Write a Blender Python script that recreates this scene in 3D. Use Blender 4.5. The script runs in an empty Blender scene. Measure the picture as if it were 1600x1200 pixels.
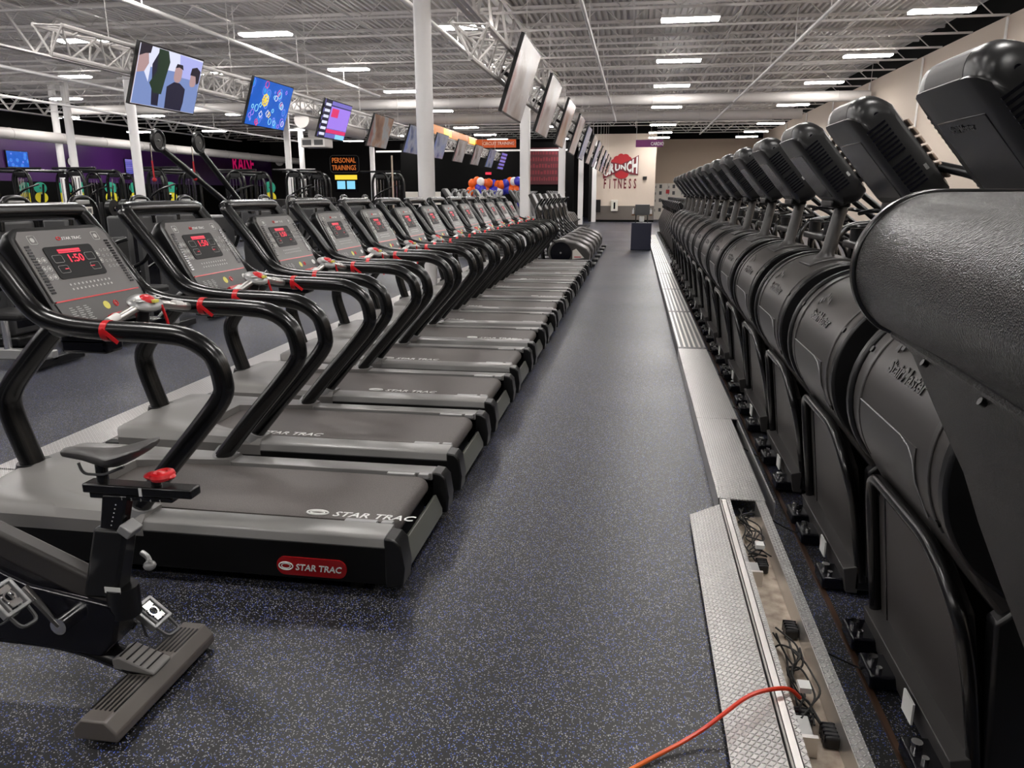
import bpy, bmesh, math, random
from mathutils import Vector, Matrix
random.seed(7)
PI = math.pi
C = bpy.context.scene.collection
SC = bpy.context.scene

# ------------------------------------------------------------------ camera, world, exposure
F_PX, CAM_H = 1180.0, 1.6
PITCH = math.atan(297.0 / F_PX)
yc = Vector((195, 297, F_PX)).normalized()
zc = Vector((0, math.cos(PITCH), -math.sin(PITCH)))
yc = (yc - zc * yc.dot(zc)).normalized()
xc = yc.cross(zc) * -1.0
if xc.x < 0: xc = -xc
right = Vector((xc[0], yc[0], zc[0])); upv = Vector((xc[1], yc[1], zc[1])); fwd = Vector((xc[2], yc[2], zc[2]))
cam_d = bpy.data.cameras.new('camera'); cam = bpy.data.objects.new('camera', cam_d); C.objects.link(cam)
cam_d.sensor_width = 36; cam_d.lens = 36 * F_PX / 1600; cam_d.clip_start = 0.05; cam_d.clip_end = 200
mw = Matrix((right, upv, -fwd)).transposed().to_4x4(); mw.translation = Vector((0, 0, CAM_H))
cam.matrix_world = mw
SC.camera = cam
wd = bpy.data.worlds.new('world'); SC.world = wd; wd.use_nodes = True
wd.node_tree.nodes['Background'].inputs[0].default_value = (0.8, 0.85, 1, 1)
wd.node_tree.nodes['Background'].inputs[1].default_value = 0.02
SC.view_settings.view_transform = 'Standard'
try: SC.view_settings.look = 'None'
except Exception: pass
SC.view_settings.exposure = 1.3; SC.view_settings.gamma = 1.0
SC.view_settings.use_curve_mapping = False
LIGHT_POWER = 34.0

# ------------------------------------------------------------------ materials
def new_mat(name, col=(.5, .5, .5), rough=.5, metal=0.0, emit=None, estr=0.0, spec=.5, coat=0.0):
    m = bpy.data.materials.new(name); m.use_nodes = True
    b = m.node_tree.nodes['Principled BSDF']
    b.inputs['Base Color'].default_value = (*col, 1); b.inputs['Roughness'].default_value = rough
    b.inputs['Metallic'].default_value = metal
    b.inputs['Specular IOR Level'].default_value = spec
    b.inputs['Coat Weight'].default_value = coat
    if emit: b.inputs['Emission Color'].default_value = (*emit, 1); b.inputs['Emission Strength'].default_value = estr
    return m
class NT:
    def __init__(s, m): s.m = m; s.t = m.node_tree; s.b = s.t.nodes['Principled BSDF']
    def n(s, ty, **k):
        o = s.t.nodes.new(ty)
        for a, v in k.items(): setattr(o, a, v)
        return o
    def l(s, a, b): s.t.links.new(a, b)
    def mth(s, op, a, b=None, c=None):
        o = s.n('ShaderNodeMath', operation=op)
        for i, v in enumerate((a, b, c)):
            if v is None: continue
            if isinstance(v, (int, float)): o.inputs[i].default_value = v
            else: s.l(v, o.inputs[i])
        return o.outputs[0]
    def coord(s, kind='Object'): return s.n('ShaderNodeTexCoord').outputs[kind]
    def sep(s, v): o = s.n('ShaderNodeSeparateXYZ'); s.l(v, o.inputs[0]); return o.outputs
    def noise(s, scale, detail=3, vec=None, out=0):
        o = s.n('ShaderNodeTexNoise'); o.inputs['Scale'].default_value = scale; o.inputs['Detail'].default_value = detail
        s.l(vec if vec else s.coord(), o.inputs['Vector']); return o.outputs[out]
    def ramp(s, fac, stops):
        o = s.n('ShaderNodeValToRGB'); s.l(fac, o.inputs[0]); e = o.color_ramp.elements
        while len(e) < len(stops): e.new(.5)
        for i, (p, c) in enumerate(stops): e[i].position = p; e[i].color = (*c, 1) if len(c) == 3 else c
        return o.outputs[0]
    def bump(s, h, strength=.3, dist=.01):
        o = s.n('ShaderNodeBump'); o.inputs['Strength'].default_value = strength; o.inputs['Distance'].default_value = dist
        s.l(h, o.inputs['Height']); s.l(o.outputs[0], s.b.inputs['Normal'])
    def map(s, vec, sc=(1, 1, 1), rot=(0, 0, 0)):
        o = s.n('ShaderNodeMapping'); o.inputs['Scale'].default_value = sc; o.inputs['Rotation'].default_value = rot
        s.l(vec, o.inputs['Vector']); return o.outputs[0]

def rough_noise(m, lo, hi, scale=8):
    t = NT(m); n = t.noise(scale); o = t.n('ShaderNodeMapRange'); t.l(n, o.inputs[0])
    o.inputs['To Min'].default_value = lo; o.inputs['To Max'].default_value = hi; t.l(o.outputs[0], t.b.inputs['Roughness'])
def grain(m, scale=400, strength=.2, dist=.002):
    t = NT(m); t.bump(t.noise(scale, 2), strength, dist)

M = {}
M['black'] = new_mat('black_plastic', (.006, .006, .0065), .32, spec=.45); rough_noise(M['black'], .25, .42, 5)
M['tube'] = new_mat('black_painted_tube', (.003, .003, .0033), .24, spec=.6)
M['rubber'] = new_mat('black_rubber', (.008, .0075, .0075), .6)
M['shell2'] = new_mat('console_black', (.016, .016, .0165), .3, spec=.5)
M['tan'] = new_mat('tan_keys', (.5, .38, .3), .5)
M['shell'] = new_mat('satin_black_shell', (.052, .048, .0455), .36, spec=.4); grain(M['shell'], 700, .06)
M['shroud'] = new_mat('dark_grey_shroud', (.05, .047, .046), .38, spec=.6)
M['panelgrey'] = new_mat('satin_panel', (.038, .034, .032), .45)
M['gloss'] = new_mat('gloss_black_panel', (.004, .004, .007), .2, spec=.35)
M['display'] = new_mat('display_glass', (.003, .003, .004), .5, spec=.2)
M['hood'] = new_mat('grey_motor_cover', (.18, .172, .165), .38)
M['rail'] = new_mat('sheen_grey_side_rail', (.20, .195, .19), .3)  # lighter grey holds the light reflected off the dark plastic rail top
M['skirt'] = new_mat('black_side_skirt', (.0025, .0025, .0025), .5, spec=.25)
M['belt'] = new_mat('woven_running_belt', (.065, .058, .055), .6)
def f_belt(m):
    t = NT(m); n = t.noise(260, 2); c = t.ramp(n, [(.3, (.065, .056, .052)), (.7, (.135, .120, .112))]); t.l(c, t.b.inputs['Base Color']); t.bump(n, .25, .002)
f_belt(M['belt'])
M['face'] = new_mat('grey_console_face', (.12, .112, .108), .4)
M['facelow'] = new_mat('dark_console_face', (.075, .072, .07), .45)
M['white'] = new_mat('white_print', (.75, .75, .73), .5)
M['grey'] = new_mat('grey_button', (.35, .35, .34), .5)
M['red'] = new_mat('red_plastic', (.62, .012, .018), .3)
M['badge'] = new_mat('red_badge', (.32, .008, .01), .25)
M['led'] = new_mat('red_led', (.3, 0, .02), .4, emit=(1, .01, .05), estr=.42)
M['yellow'] = new_mat('yellow_sticker', (.75, .7, .12), .5)
M['keys'] = new_mat('light_keys', (.5, .5, .48), .5)
M['silver'] = new_mat('brushed_grip', (.55, .54, .52), .3, .9)
M['pod'] = new_mat('grey_pod', (.3, .3, .3), .35, .3)
M['olive'] = new_mat('roller_guard', (.11, .113, .098), .35)
M['text_dark'] = new_mat('dark_print', (.002, .002, .002), .3, spec=.3)
M['colw'] = new_mat('white_column_paint', (.90, .88, .87), .45)
M['steelw'] = new_mat('white_painted_steel', (.70, .67, .65), .5)
M['duct'] = new_mat('white_duct', (.62, .59, .57), .45)
M['darkgrey'] = new_mat('dark_grey_metal', (.06, .06, .062), .4)
M['chrome'] = new_mat('chrome_steel', (.8, .8, .8), .12, 1)
M['purple'] = new_mat('purple_wall', (.055, .012, .10), .35)
M['beige'] = new_mat('beige_wall', (.66, .56, .47), .7); grain(M['beige'], 60, .1)
M['beige2'] = new_mat('tan_wall', (.52, .42, .33), .7); grain(M['beige2'], 60, .1)
M['wallblack'] = new_mat('black_wall', (.003, .003, .003), .8, spec=.08)
M['charcoal'] = new_mat('charcoal_wall', (.018, .017, .017), .7, spec=.15)
M['wains'] = new_mat('grey_wainscot', (.14, .12, .105), .6)
M['orange'] = new_mat('orange_sign', (.75, .16, .02), .5)
M['amber'] = new_mat('lit_amber_fascia', (.9, .4, .05), .5)
M['logo_red'] = new_mat('logo_red', (.45, .012, .02), .5)
M['logo_dark'] = new_mat('logo_dark_red', (.16, .01, .02), .5)
M['magenta'] = new_mat('glowing_magenta_paint', (.75, .01, .16), .5, emit=(.8, .01, .15), estr=.15)  # wall paint with a faint emission added, though it is no lamp
M['banner_red'] = new_mat('dark_red_poster', (.06, .004, .008), .6)
M['banner'] = new_mat('purple_banner', (.15, .015, .12), .6)
M['navy'] = new_mat('navy_box', (.006, .008, .025), .5)
M['orangecord'] = new_mat('orange_cord', (.85, .1, .01), .35)
M['glow'] = new_mat('led_light', (1, 1, 1), .5, emit=(1, .965, .93), estr=LIGHT_POWER)
M['copper'] = new_mat('copper_strip', (.17, .095, .06), .3, .8)
M['greenplate'] = new_mat('green_bumper', (.02, .42, .27), .5)
M['yellowplate'] = new_mat('yellow_bumper', (.85, .72, .02), .5)
M['ball_o'] = new_mat('orange_balloon', (.85, .12, .01), .25)
M['ball_b'] = new_mat('blue_balloon', (.04, .04, .45), .25)
M['ball_w'] = new_mat('white_balloon', (.8, .78, .78), .25)
M['lockers'] = new_mat('white_locker', (.68, .64, .58), .5)
M['metalgrey'] = new_mat('galvanised', (.45, .45, .44), .4, .6)
M['plug'] = new_mat('brown_plug', (.08, .05, .04), .5)

def f_floor(name, base, gloss, flecks):
    m = new_mat(name, base, gloss, spec=.4); t = NT(m); co = t.coord()
    v = t.n('ShaderNodeTexVoronoi'); v.inputs['Scale'].default_value = 200; t.l(co, v.inputs['Vector'])
    s = t.n('ShaderNodeSeparateColor'); t.l(v.outputs['Color'], s.inputs[0])
    near = t.mth('LESS_THAN', v.outputs['Distance'], .42)
    isf = t.mth('MULTIPLY', t.mth('GREATER_THAN', s.outputs[0], 1 - flecks), near)
    fc = t.ramp(s.outputs[1], [(0, (.05, .11, .52)), (.28, (.12, .18, .60)), (.38, (.20, .20, .22)), (1, (.46, .46, .45))])
    mx = t.n('ShaderNodeMix', data_type='RGBA'); t.l(isf, mx.inputs[0]); mx.inputs[6].default_value = (*base, 1); t.l(fc, mx.inputs[7])
    t.l(mx.outputs[2], t.b.inputs['Base Color'])
    n = t.noise(.7, 4); o = t.n('ShaderNodeMapRange'); t.l(n, o.inputs[0]); o.inputs['To Min'].default_value = gloss - .07; o.inputs['To Max'].default_value = gloss + .07
    t.l(o.outputs[0], t.b.inputs['Roughness'])
    t.bump(t.noise(300, 2), .12, .002)
    return m
M['floor'] = f_floor('speckled_rubber_floor', (.0125, .0125, .013), .41, .42)

def f_diamond(name, pitch=.028, rot=0.0):
    m = new_mat(name, (.74, .73, .71), .32, .8); t = NT(m); co = t.map(t.coord(), rot=(0, 0, rot)); x, y, z = t.sep(co)
    def lattice(ox, oy, sgn):
        u = t.mth('SUBTRACT', t.mth('FRACT', t.mth('ADD', t.mth('DIVIDE', x, pitch), ox)), .5)
        w = t.mth('SUBTRACT', t.mth('FRACT', t.mth('ADD', t.mth('DIVIDE', y, pitch), oy)), .5)
        a = t.mth('MULTIPLY', t.mth('ADD', u, t.mth('MULTIPLY', w, sgn)), 2.4)
        b = t.mth('MULTIPLY', t.mth('SUBTRACT', u, t.mth('MULTIPLY', w, sgn)), 7.0)
        r = t.mth('ADD', t.mth('MULTIPLY', a, a), t.mth('MULTIPLY', b, b))
        return t.mth('MAXIMUM', t.mth('SUBTRACT', 1.0, r), 0.0)
    h = t.mth('MAXIMUM', lattice(0, 0, 1), lattice(.5, .5, 1)); h2 = t.mth('MAXIMUM', lattice(.5, 0, -1), lattice(0, .5, -1))
    hh = t.mth('POWER', t.mth('MAXIMUM', h, h2), .6); t.bump(hh, 1.0, .012)
    t.l(t.ramp(hh, [(0, (.52, .50, .49)), (.6, (.95, .94, .92))]), t.b.inputs['Base Color'])
    rough_noise(m, .25, .42, 12)
    return m
M['diamond'] = f_diamond('diamond_plate')
M['alu'] = new_mat('bare_aluminium', (.72, .69, .66), .3, .9)
def f_dust():
    m = new_mat('dusty_concrete', (.4, .33, .27), .8); t = NT(m)
    c = t.ramp(t.noise(14, 6), [(.3, (.20, .15, .12)), (.5, (.42, .35, .28)), (.75, (.62, .55, .47))]); t.l(c, t.b.inputs['Base Color']); return m
M['dust'] = f_dust()
def f_vinyl():
    m = new_mat('pebbled_vinyl', (.022, .021, .0205), .26, spec=.5); t = NT(m)
    v = t.n('ShaderNodeTexVoronoi'); v.inputs['Scale'].default_value = 420; t.l(t.coord(), v.inputs['Vector'])
    n = t.noise(150, 3); t.bump(t.mth('ADD', v.outputs['Distance'], n), .55, .004); return m
M['vinyl'] = f_vinyl()
def f_cord():
    t = NT(M['orangecord']); x, y, z = t.sep(t.coord()); c = t.ramp(t.mth('MULTIPLY', y, .5), [(.85, (.85, .30, .02)), (1.0, (.80, .045, .01))]); t.l(c, t.b.inputs['Base Color'])
f_cord()
def f_screen(name, kind):
    m = new_mat(name, (.01, .01, .01), .2); t = NT(m); co = t.coord()
    if kind == 'doodle':
        v = t.n('ShaderNodeTexVoronoi'); v.inputs['Scale'].default_value = 4.5; t.l(co, v.inputs[0])
        d = t.ramp(v.outputs['Distance'], [(0, (.05, .35, .8)), (.3, (.01, .12, .55)), (.33, (.25, .3, .95)), (.37, (.01, .10, .5)), (1, (.01, .08, .42))])
        c = d
    elif kind == 'grid':
        w = t.n('ShaderNodeTexBrick'); w.inputs['Scale'].default_value = 5; t.l(t.map(co, rot=(PI / 2, 0, PI / 2)), w.inputs[0])
        w.inputs['Color1'].default_value = (.08, .08, .4, 1); w.inputs['Color2'].default_value = (.25, .2, .6, 1); w.inputs['Mortar'].default_value = (.01, .01, .015, 1); w.inputs['Mortar Size'].default_value = .04
        c = w.outputs[0]
    elif kind == 'pale':
        c = t.ramp(t.noise(2.2, 3), [(.3, (.08, .06, .06)), (.45, (.32, .26, .24)), (.6, (.45, .42, .42)), (.75, (.30, .10, .09))])
    elif kind == 'brown':
        c = t.ramp(t.noise(2.0, 4), [(.3, (.12, .05, .03)), (.48, (.35, .2, .13)), (.56, (.33, .34, .34)), (.75, (.25, .07, .05))])
    else:
        c = t.ramp(t.noise(3, 3), [(.35, (.06, .09, .2)), (.5, (.35, .35, .4)), (.7, (.15, .2, .45))])
    t.l(c, t.b.inputs['Emission Color']); t.b.inputs['Emission Strength'].default_value = {'doodle': .5, 'grid': .45}.get(kind, .22)
    return m
for k in ('doodle', 'grid', 'pale', 'brown', 'misc'): M['scr_' + k] = f_screen('screen_' + k, k)
def em(name, col, s=1.0):
    m = new_mat(name, (0, 0, 0), .5, emit=col, estr=s * .45); M[name] = m; return m
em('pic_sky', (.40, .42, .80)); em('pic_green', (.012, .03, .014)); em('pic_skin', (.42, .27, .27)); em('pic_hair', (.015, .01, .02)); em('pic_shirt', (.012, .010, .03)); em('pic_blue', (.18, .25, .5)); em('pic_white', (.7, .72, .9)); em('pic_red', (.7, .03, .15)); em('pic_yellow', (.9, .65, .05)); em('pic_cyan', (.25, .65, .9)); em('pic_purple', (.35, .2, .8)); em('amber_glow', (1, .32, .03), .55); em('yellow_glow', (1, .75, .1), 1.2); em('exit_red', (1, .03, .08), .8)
em('orange_neon', (1, .25, .05), .5)
em('orange_face', (.9, .12, .01), .45)

# ------------------------------------------------------------------ mesh builder
def frames(pts, closed=False):
    n = len(pts); T = []
    for i in range(n):
        if closed: d = pts[(i + 1) % n] - pts[i - 1]
        else: d = pts[min(i + 1, n - 1)] - pts[max(i - 1, 0)]
        T.append(d.normalized())
    a = Vector((0, 0, 1)) if abs(T[0].z) < .9 else Vector((0, 1, 0))
    u = T[0].cross(a).normalized(); out = []
    for t in T:
        u = (u - t * u.dot(t)).normalized(); out.append((t, u, t.cross(u)))
    return out
def smooth_path(pts, r=.05, k=5):
    pts = [Vector(p) for p in pts]; out = [pts[0]]
    for i in range(1, len(pts) - 1):
        a, b, c = pts[i - 1], pts[i], pts[i + 1]
        d1 = min(r, (a - b).length * .5); d2 = min(r, (c - b).length * .5)
        p, q = b + (a - b).normalized() * d1, b + (c - b).normalized() * d2
        for j in range(k + 1):
            t = j / k; out.append(p * (1 - t) ** 2 + b * 2 * t * (1 - t) + q * t * t)
    out.append(pts[-1]); res = [out[0]]
    for p in out[1:]:
        if (p - res[-1]).length > 1e-5: res.append(p)
    return res
class MB:
    def __init__(s, org=(0, 0, 0)): s.v = []; s.f = []; s.o = Vector(org); s.mi = []; s.cur = 0
    def add(s, vs, fs):
        b = len(s.v); s.v += [Vector(p) - s.o for p in vs]; s.f += [tuple(b + i for i in f) for f in fs]; s.mi += [s.cur] * len(fs); return s
    def box(s, x0, x1, y0, y1, z0, z1, mat=None):
        vs = [Vector((x, y, z)) for x in (x0, x1) for y in (y0, y1) for z in (z0, z1)]
        if mat: vs = [mat @ p for p in vs]
        return s.add(vs, [(0, 1, 3, 2), (4, 6, 7, 5), (0, 4, 5, 1), (2, 3, 7, 6), (0, 2, 6, 4), (1, 5, 7, 3)])
    def tube(s, pts, r, seg=10, r2=None, closed=False, cap=True, ref=None, rs=None):
        pts = [Vector(p) for p in pts]; fr = frames(pts, closed); n = len(pts); vs = []; r2 = r2 or r
        for i, (p, (t, u, w)) in enumerate(zip(pts, fr)):
            if ref is not None:
                u = Vector(ref); u = (u - t * u.dot(t)).normalized(); w = t.cross(u)
            k = rs[i] if rs else 1
            for j in range(seg):
                a = 2 * PI * j / seg; vs.append(p + u * math.cos(a) * r * k + w * math.sin(a) * r2 * k)
        fs = []
        for i in range(n if closed else n - 1):
            i2 = (i + 1) % n
            for j in range(seg): fs.append((i * seg + j, i * seg + (j + 1) % seg, i2 * seg + (j + 1) % seg, i2 * seg + j))
        if cap and not closed: fs += [tuple(range(seg))[::-1], tuple((n - 1) * seg + j for j in range(seg))]
        return s.add(vs, fs)
    def cyl(s, a, b, r, seg=12, rb=None):
        a = Vector(a); b = Vector(b); return s.tube([a, b], r, seg, rs=[1, (rb if rb is not None else r) / r])
    def prism(s, prof, axis, a, b, ring=None):
        """prof: 2-D points; axis 'y' -> (x,z), 'x' -> (y,z), 'z' -> (x,y)"""
        def P(p, t): return {'y': (p[0], t, p[1]), 'x': (t, p[0], p[1]), 'z': (p[0], p[1], t)}[axis]
        n = len(prof); vs = [P(p, a) for p in prof] + [P(p, b) for p in prof]
        fs = [(i, (i + 1) % n, n + (i + 1) % n, n + i) for i in range(n)] + [tuple(range(n))[::-1], tuple(range(n, 2 * n))]
        return s.add(vs, fs)
    def loft(s, rings, cap=True):
        n = len(rings[0]); vs = [p for r in rings for p in r]; fs = []
        for i in range(len(rings) - 1):
            for j in range(n): fs.append((i * n + j, i * n + (j + 1) % n, (i + 1) * n + (j + 1) % n, (i + 1) * n + j))
        if cap: fs += [tuple(range(n))[::-1], tuple((len(rings) - 1) * n + j for j in range(n))]
        return s.add(vs, fs)
    def ball(s, c, rx, ry=None, rz=None, nu=14, nv=9, mat=None):
        ry = ry or rx; rz = rz or rx; c = Vector(c); vs = []; fs = []
        for i in range(nv + 1):
            a = PI * i / nv
            for j in range(nu):
                b = 2 * PI * j / nu; p = Vector((rx * math.sin(a) * math.cos(b), ry * math.sin(a) * math.sin(b), rz * math.cos(a)))
                vs.append(c + (mat @ p if mat else p))
        for i in range(nv):
            for j in range(nu): fs.append((i * nu + j, (i + 1) * nu + j, (i + 1) * nu + (j + 1) % nu, i * nu + (j + 1) % nu))
        return s.add(vs, fs)
    def disc(s, c, n, r, h=.002, seg=20, r2=None, ref=None):
        c = Vector(c); n = Vector(n).normalized(); return s.tube([c, c + n * h], r, seg, r2=r2, ref=ref)
    def ring(s, c, n, R, r, seg=24, k=6, R2=None):
        n = Vector(n).normalized(); a = Vector((0, 0, 1)) if abs(n.z) < .9 else Vector((1, 0, 0)); u = n.cross(a).normalized(); w = n.cross(u); R2 = R2 or R
        return s.tube([Vector(c) + u * R * math.cos(2 * PI * i / seg) + w * R2 * math.sin(2 * PI * i / seg) for i in range(seg)], r, k, closed=True)
    def text(s, st, mat, size=.1, depth=.002, align='LEFT', bold=0.0, sx=1.0, shear=0.0):
        vs, fs = text_geo(st, align, bold, shear)
        M4 = mat @ Matrix.Diagonal((size * sx, size, depth, 1)); return s.add([M4 @ Vector(p) for p in vs], fs)
    def build(s, name, mat, parent=None, bevel=0, smooth=True, seg=2, kind=None, loc=None):
        me = bpy.data.meshes.new(name); me.from_pydata([tuple(p) for p in s.v], [], s.f)
        bm = bmesh.new(); bm.from_mesh(me); bmesh.ops.recalc_face_normals(bm, faces=bm.faces); bm.to_mesh(me); bm.free()
        mats = mat if isinstance(mat, (list, tuple)) else [mat]
        for x in mats: me.materials.append(x)
        if len(mats) > 1: me.polygons.foreach_set('material_index', s.mi)
        if smooth:
            me.polygons.foreach_set('use_smooth', [True] * len(me.polygons)); me.set_sharp_from_angle(angle=math.radians(38))
        o = bpy.data.objects.new(name, me); C.objects.link(o)
        if parent: o.parent = parent
        if loc: o.location = loc
        if bevel:
            b = o.modifiers.new('b', 'BEVEL'); b.width = bevel; b.segments = seg; b.limit_method = 'ANGLE'; b.angle_limit = math.radians(40)
        if kind: o['kind'] = kind
        return o
_tc = {}
def text_geo(st, align, bold, shear=0.0):
    k = (st, align, bold, shear)
    if k not in _tc:
        cu = bpy.data.curves.new('txt', 'FONT'); cu.body = st; cu.size = 1; cu.extrude = .5; cu.align_x = align; cu.offset = bold; cu.resolution_u = 2; cu.shear = shear
        ob = bpy.data.objects.new('txt', cu); C.objects.link(ob); dg = bpy.context.evaluated_depsgraph_get(); dg.update()
        me = bpy.data.meshes.new_from_object(ob.evaluated_get(dg)); _tc[k] = ([v.co.copy() for v in me.vertices], [tuple(p.vertices) for p in me.polygons])
        bpy.data.objects.remove(ob); bpy.data.curves.remove(cu); bpy.data.meshes.remove(me)
    return _tc[k]
def plane_mat(o, u, v):
    u = Vector(u).normalized(); v = Vector(v); v = (v - u * v.dot(u)).normalized(); n = u.cross(v)
    m = Matrix((u, v, n)).transposed().to_4x4(); m.translation = Vector(o); return m
def hang(par, pts, r, org=(0, 0, 0)):
    for a, b in pts: MB(org).tube([a, b], r, 5).build('hanger', M['steelw'], par)
def thing(name, label, cat, loc=(0, 0, 0), rz=0, group=None):
    o = bpy.data.objects.new(name, None); C.objects.link(o); o.location = loc; o.rotation_euler = (0, 0, rz); o.empty_display_size = .1
    o['label'] = label; o['category'] = cat
    if group: o['group'] = group
    return o
def tag(o, label, cat, group=None):
    o['label'] = label; o['category'] = cat
    if group: o['group'] = group
    return o
def dup(r0, loc, label, rz=None):
    r = r0.copy(); C.objects.link(r); r.location = loc; r['label'] = label
    if rz is not None: r.rotation_euler = (0, 0, rz)
    for ch in list(r0.children):
        c = ch.copy(); C.objects.link(c); c.parent = r
        for g in list(ch.children):
            d = g.copy(); C.objects.link(d); d.parent = c
    return r
def struct(name, mb, mat, parent=None, **k):
    o = mb.build(name, mat, parent, **k); o['kind'] = 'structure'; return o
def rrect(x0, x1, y0, y1, r, k=5):
    out = []
    for cx, cy, a0 in ((x1 - r, y1 - r, 0), (x0 + r, y1 - r, 90), (x0 + r, y0 + r, 180), (x1 - r, y0 + r, 270)):
        for i in range(k + 1):
            a = math.radians(a0 + 90 * i / k); out.append((cx + r * math.cos(a), cy + r * math.sin(a)))
    return out
ORD = ['first', 'second', 'third', 'fourth', 'fifth', 'sixth', 'seventh', 'eighth', 'ninth', 'tenth', 'eleventh', 'twelfth', 'thirteenth', 'fourteenth', 'fifteenth', 'sixteenth', 'seventeenth', 'eighteenth']

# ------------------------------------------------------------------ structure
XL, XR, YF, YB, ZC = -27.0, 7.6, 46.0, -5.0, 5.8
YD = 55.0
struct('floor', MB().box(XL - .2, XR + .2, YB - .2, YD + .2, -.1, 0), M['floor'], smooth=False)
def deck():
    b = MB(); x = XL; prof = []
    while x < XR + .2:
        prof += [(x, ZC), (x + .064, ZC), (x + .078, ZC + .075), (x + .138, ZC + .075)]; x += .1524
    n = len(prof); vs = [(p[0], YB - .2, p[1]) for p in prof] + [(p[0], YD + .2, p[1]) for p in prof]
    b.add(vs, [(i, i + 1, n + i + 1, n + i) for i in range(n - 1)])
    return b
struct('ceiling', deck(), M['steelw'], smooth=False)
struct('roof_slab', MB().box(XL - .2, XR + .2, YB - .2, YD + .2, ZC + .1, ZC + .3), M['steelw'], smooth=False)
struct('wall_left', MB().box(XL - .2, XL, YB, YD, 0, 4.0), M['purple'], smooth=False)
struct('trim_3', MB().box(XL, XL + .03, YB, YD, 0, 2.15), M['wallblack'], smooth=False)
struct('wall_left_upper', MB().box(XL - .2, XL, YB, YD, 4.0, ZC + .1), M['wallblack'], smooth=False)
struct('wall_back', MB().box(XL, -2.6, YD, YD + .2, 0, ZC + .1), M['charcoal'], smooth=False)
struct('wall_far', MB().box(-2.6, 1.02, YF, YF + .3, 0, 4.95), M['beige'], smooth=False)
struct('wall_far_upper', MB().box(-2.6, 1.02, YF, YF + .3, 4.95, ZC + .1), M['wallblack'], smooth=False)
struct('trim_1', MB().box(-2.6, 1.02, YF - .015, YF, .12, .92), M['wains'], smooth=False)
struct('baseboard_far', MB().box(-2.6, 1.02, YF - .03, YF, 0, .12), M['wallblack'], smooth=False)
struct('wall_far_side', MB().box(-2.8, -2.6, YF, YD, 0, ZC + .1), M['charcoal'], smooth=False)
struct('wall_alcove', MB().box(1.02, XR, YD - 4, YD - 3.8, 0, 4.95), M['beige2'], smooth=False)
struct('wall_alcove_upper', MB().box(1.02, XR, YD - 4, YD - 3.8, 4.95, ZC + .1), M['wallblack'], smooth=False)
struct('wall_right', MB().box(XR, XR + .2, YB, YD, 0, 5.25), M['beige'], smooth=False)
struct('wall_right_upper', MB().box(XR, XR + .2, YB, YD, 5.25, ZC + .1), M['wallblack'], smooth=False)
struct('wall_near', MB().box(XL, XR, YB - .2, YB, 0, ZC + .1), M['charcoal'], smooth=False)
# open-web joists
def joist(y):
    b = MB(); zt, zb = ZC - .03, ZC - .56
    for dy in (-.035, .015):
        b.box(XL, XR, y + dy, y + dy + .02, zt - .05, zt); b.box(XL, XR, y + dy, y + dy + .02, zb, zb + .04)
    b.box(XL, XR, y - .05, y + .05, zt, zt + .012)
    x = XL + .2; up = False
    while x < XR - .6:
        b.tube([(x, y, zt - .03 if up else zb + .02), (x + .55, y, zb + .02 if up else zt - .03)], .013, 4, cap=False); x += .55; up = not up
    return b
yy = -3.2; k = 0
base_j = None
while yy < YD - 1:
    if base_j is None: base_j = struct('ceiling_joist', joist(0), M['steelw'], smooth=False)
    else:
        o = base_j.copy(); C.objects.link(o); base_j_last = o
        o.location = (0, yy, 0)
    if k == 0: base_j.location = (0, yy, 0)
    yy += 1.83; k += 1
def girder(x):
    b = MB(); zt, zb = ZC - .1, ZC - 1.0
    for z in (zt, zb):
        b.box(x - .11, x - .03, YB, YF, z - .04, z); b.box(x + .03, x + .11, YB, YF, z - .04, z)
    y = YB; up = False
    while y < YF - 1:
        b.box(0, 1, -.03, .03, -.03, .03, Matrix.Translation((x, y, zt if up else zb)) @ Vector((0, .915, (zb - zt) if up else (zt - zb))).to_track_quat('X', 'Z').to_matrix().to_4x4() @ Matrix.Diagonal((1.28, 1, 1, 1)))
        y += .915; up = not up
    return b
for x in (-3.1, -14.0, -24.5): struct('roof_girder', girder(x), M['steelw'], smooth=False)
# bridging lines
for i, x in enumerate((-20, -17, -11.5, -9, -6.2, -.2, 2.0, 4.6)):
    struct('joist_bridging', MB().box(x - .02, x + .02, YB, YF, ZC - .53, ZC - .5), M['steelw'], smooth=False)
cols = [(-3.1, 11.3), (-2.95, 20.6), (-2.9, 30.3), (-2.85, 40.0), (-14.2, 20.6), (-14.1, 30.3), (-13.9, 40.0), (-22.6, 28), (-20.0, 25.4), (-16.5, 37)]
for i, (x, y) in enumerate(cols):
    r = .125 if i < 4 else .13
    b = MB()
    if 0 < i < 4: b.prism(rrect(x - r, x + r, y - r, y + r, .02, 2), 'z', 0, ZC - .1)
    else: b.tube([(x, y, 0), (x, y, ZC - .1)], r, 18)
    b.box(x - .2, x + .2, y - .2, y + .2, ZC - 1.1, ZC - 1.06); b.box(x - .17, x + .17, y - .17, y + .17, 0, .02)
    struct('column', b, M['colw'])
# wall notches: projecting white post at far wall
struct('column', MB().box(-2.6, -2.35, YF - .3, YF, 0, 4.6), M['colw'], smooth=False)

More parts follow.
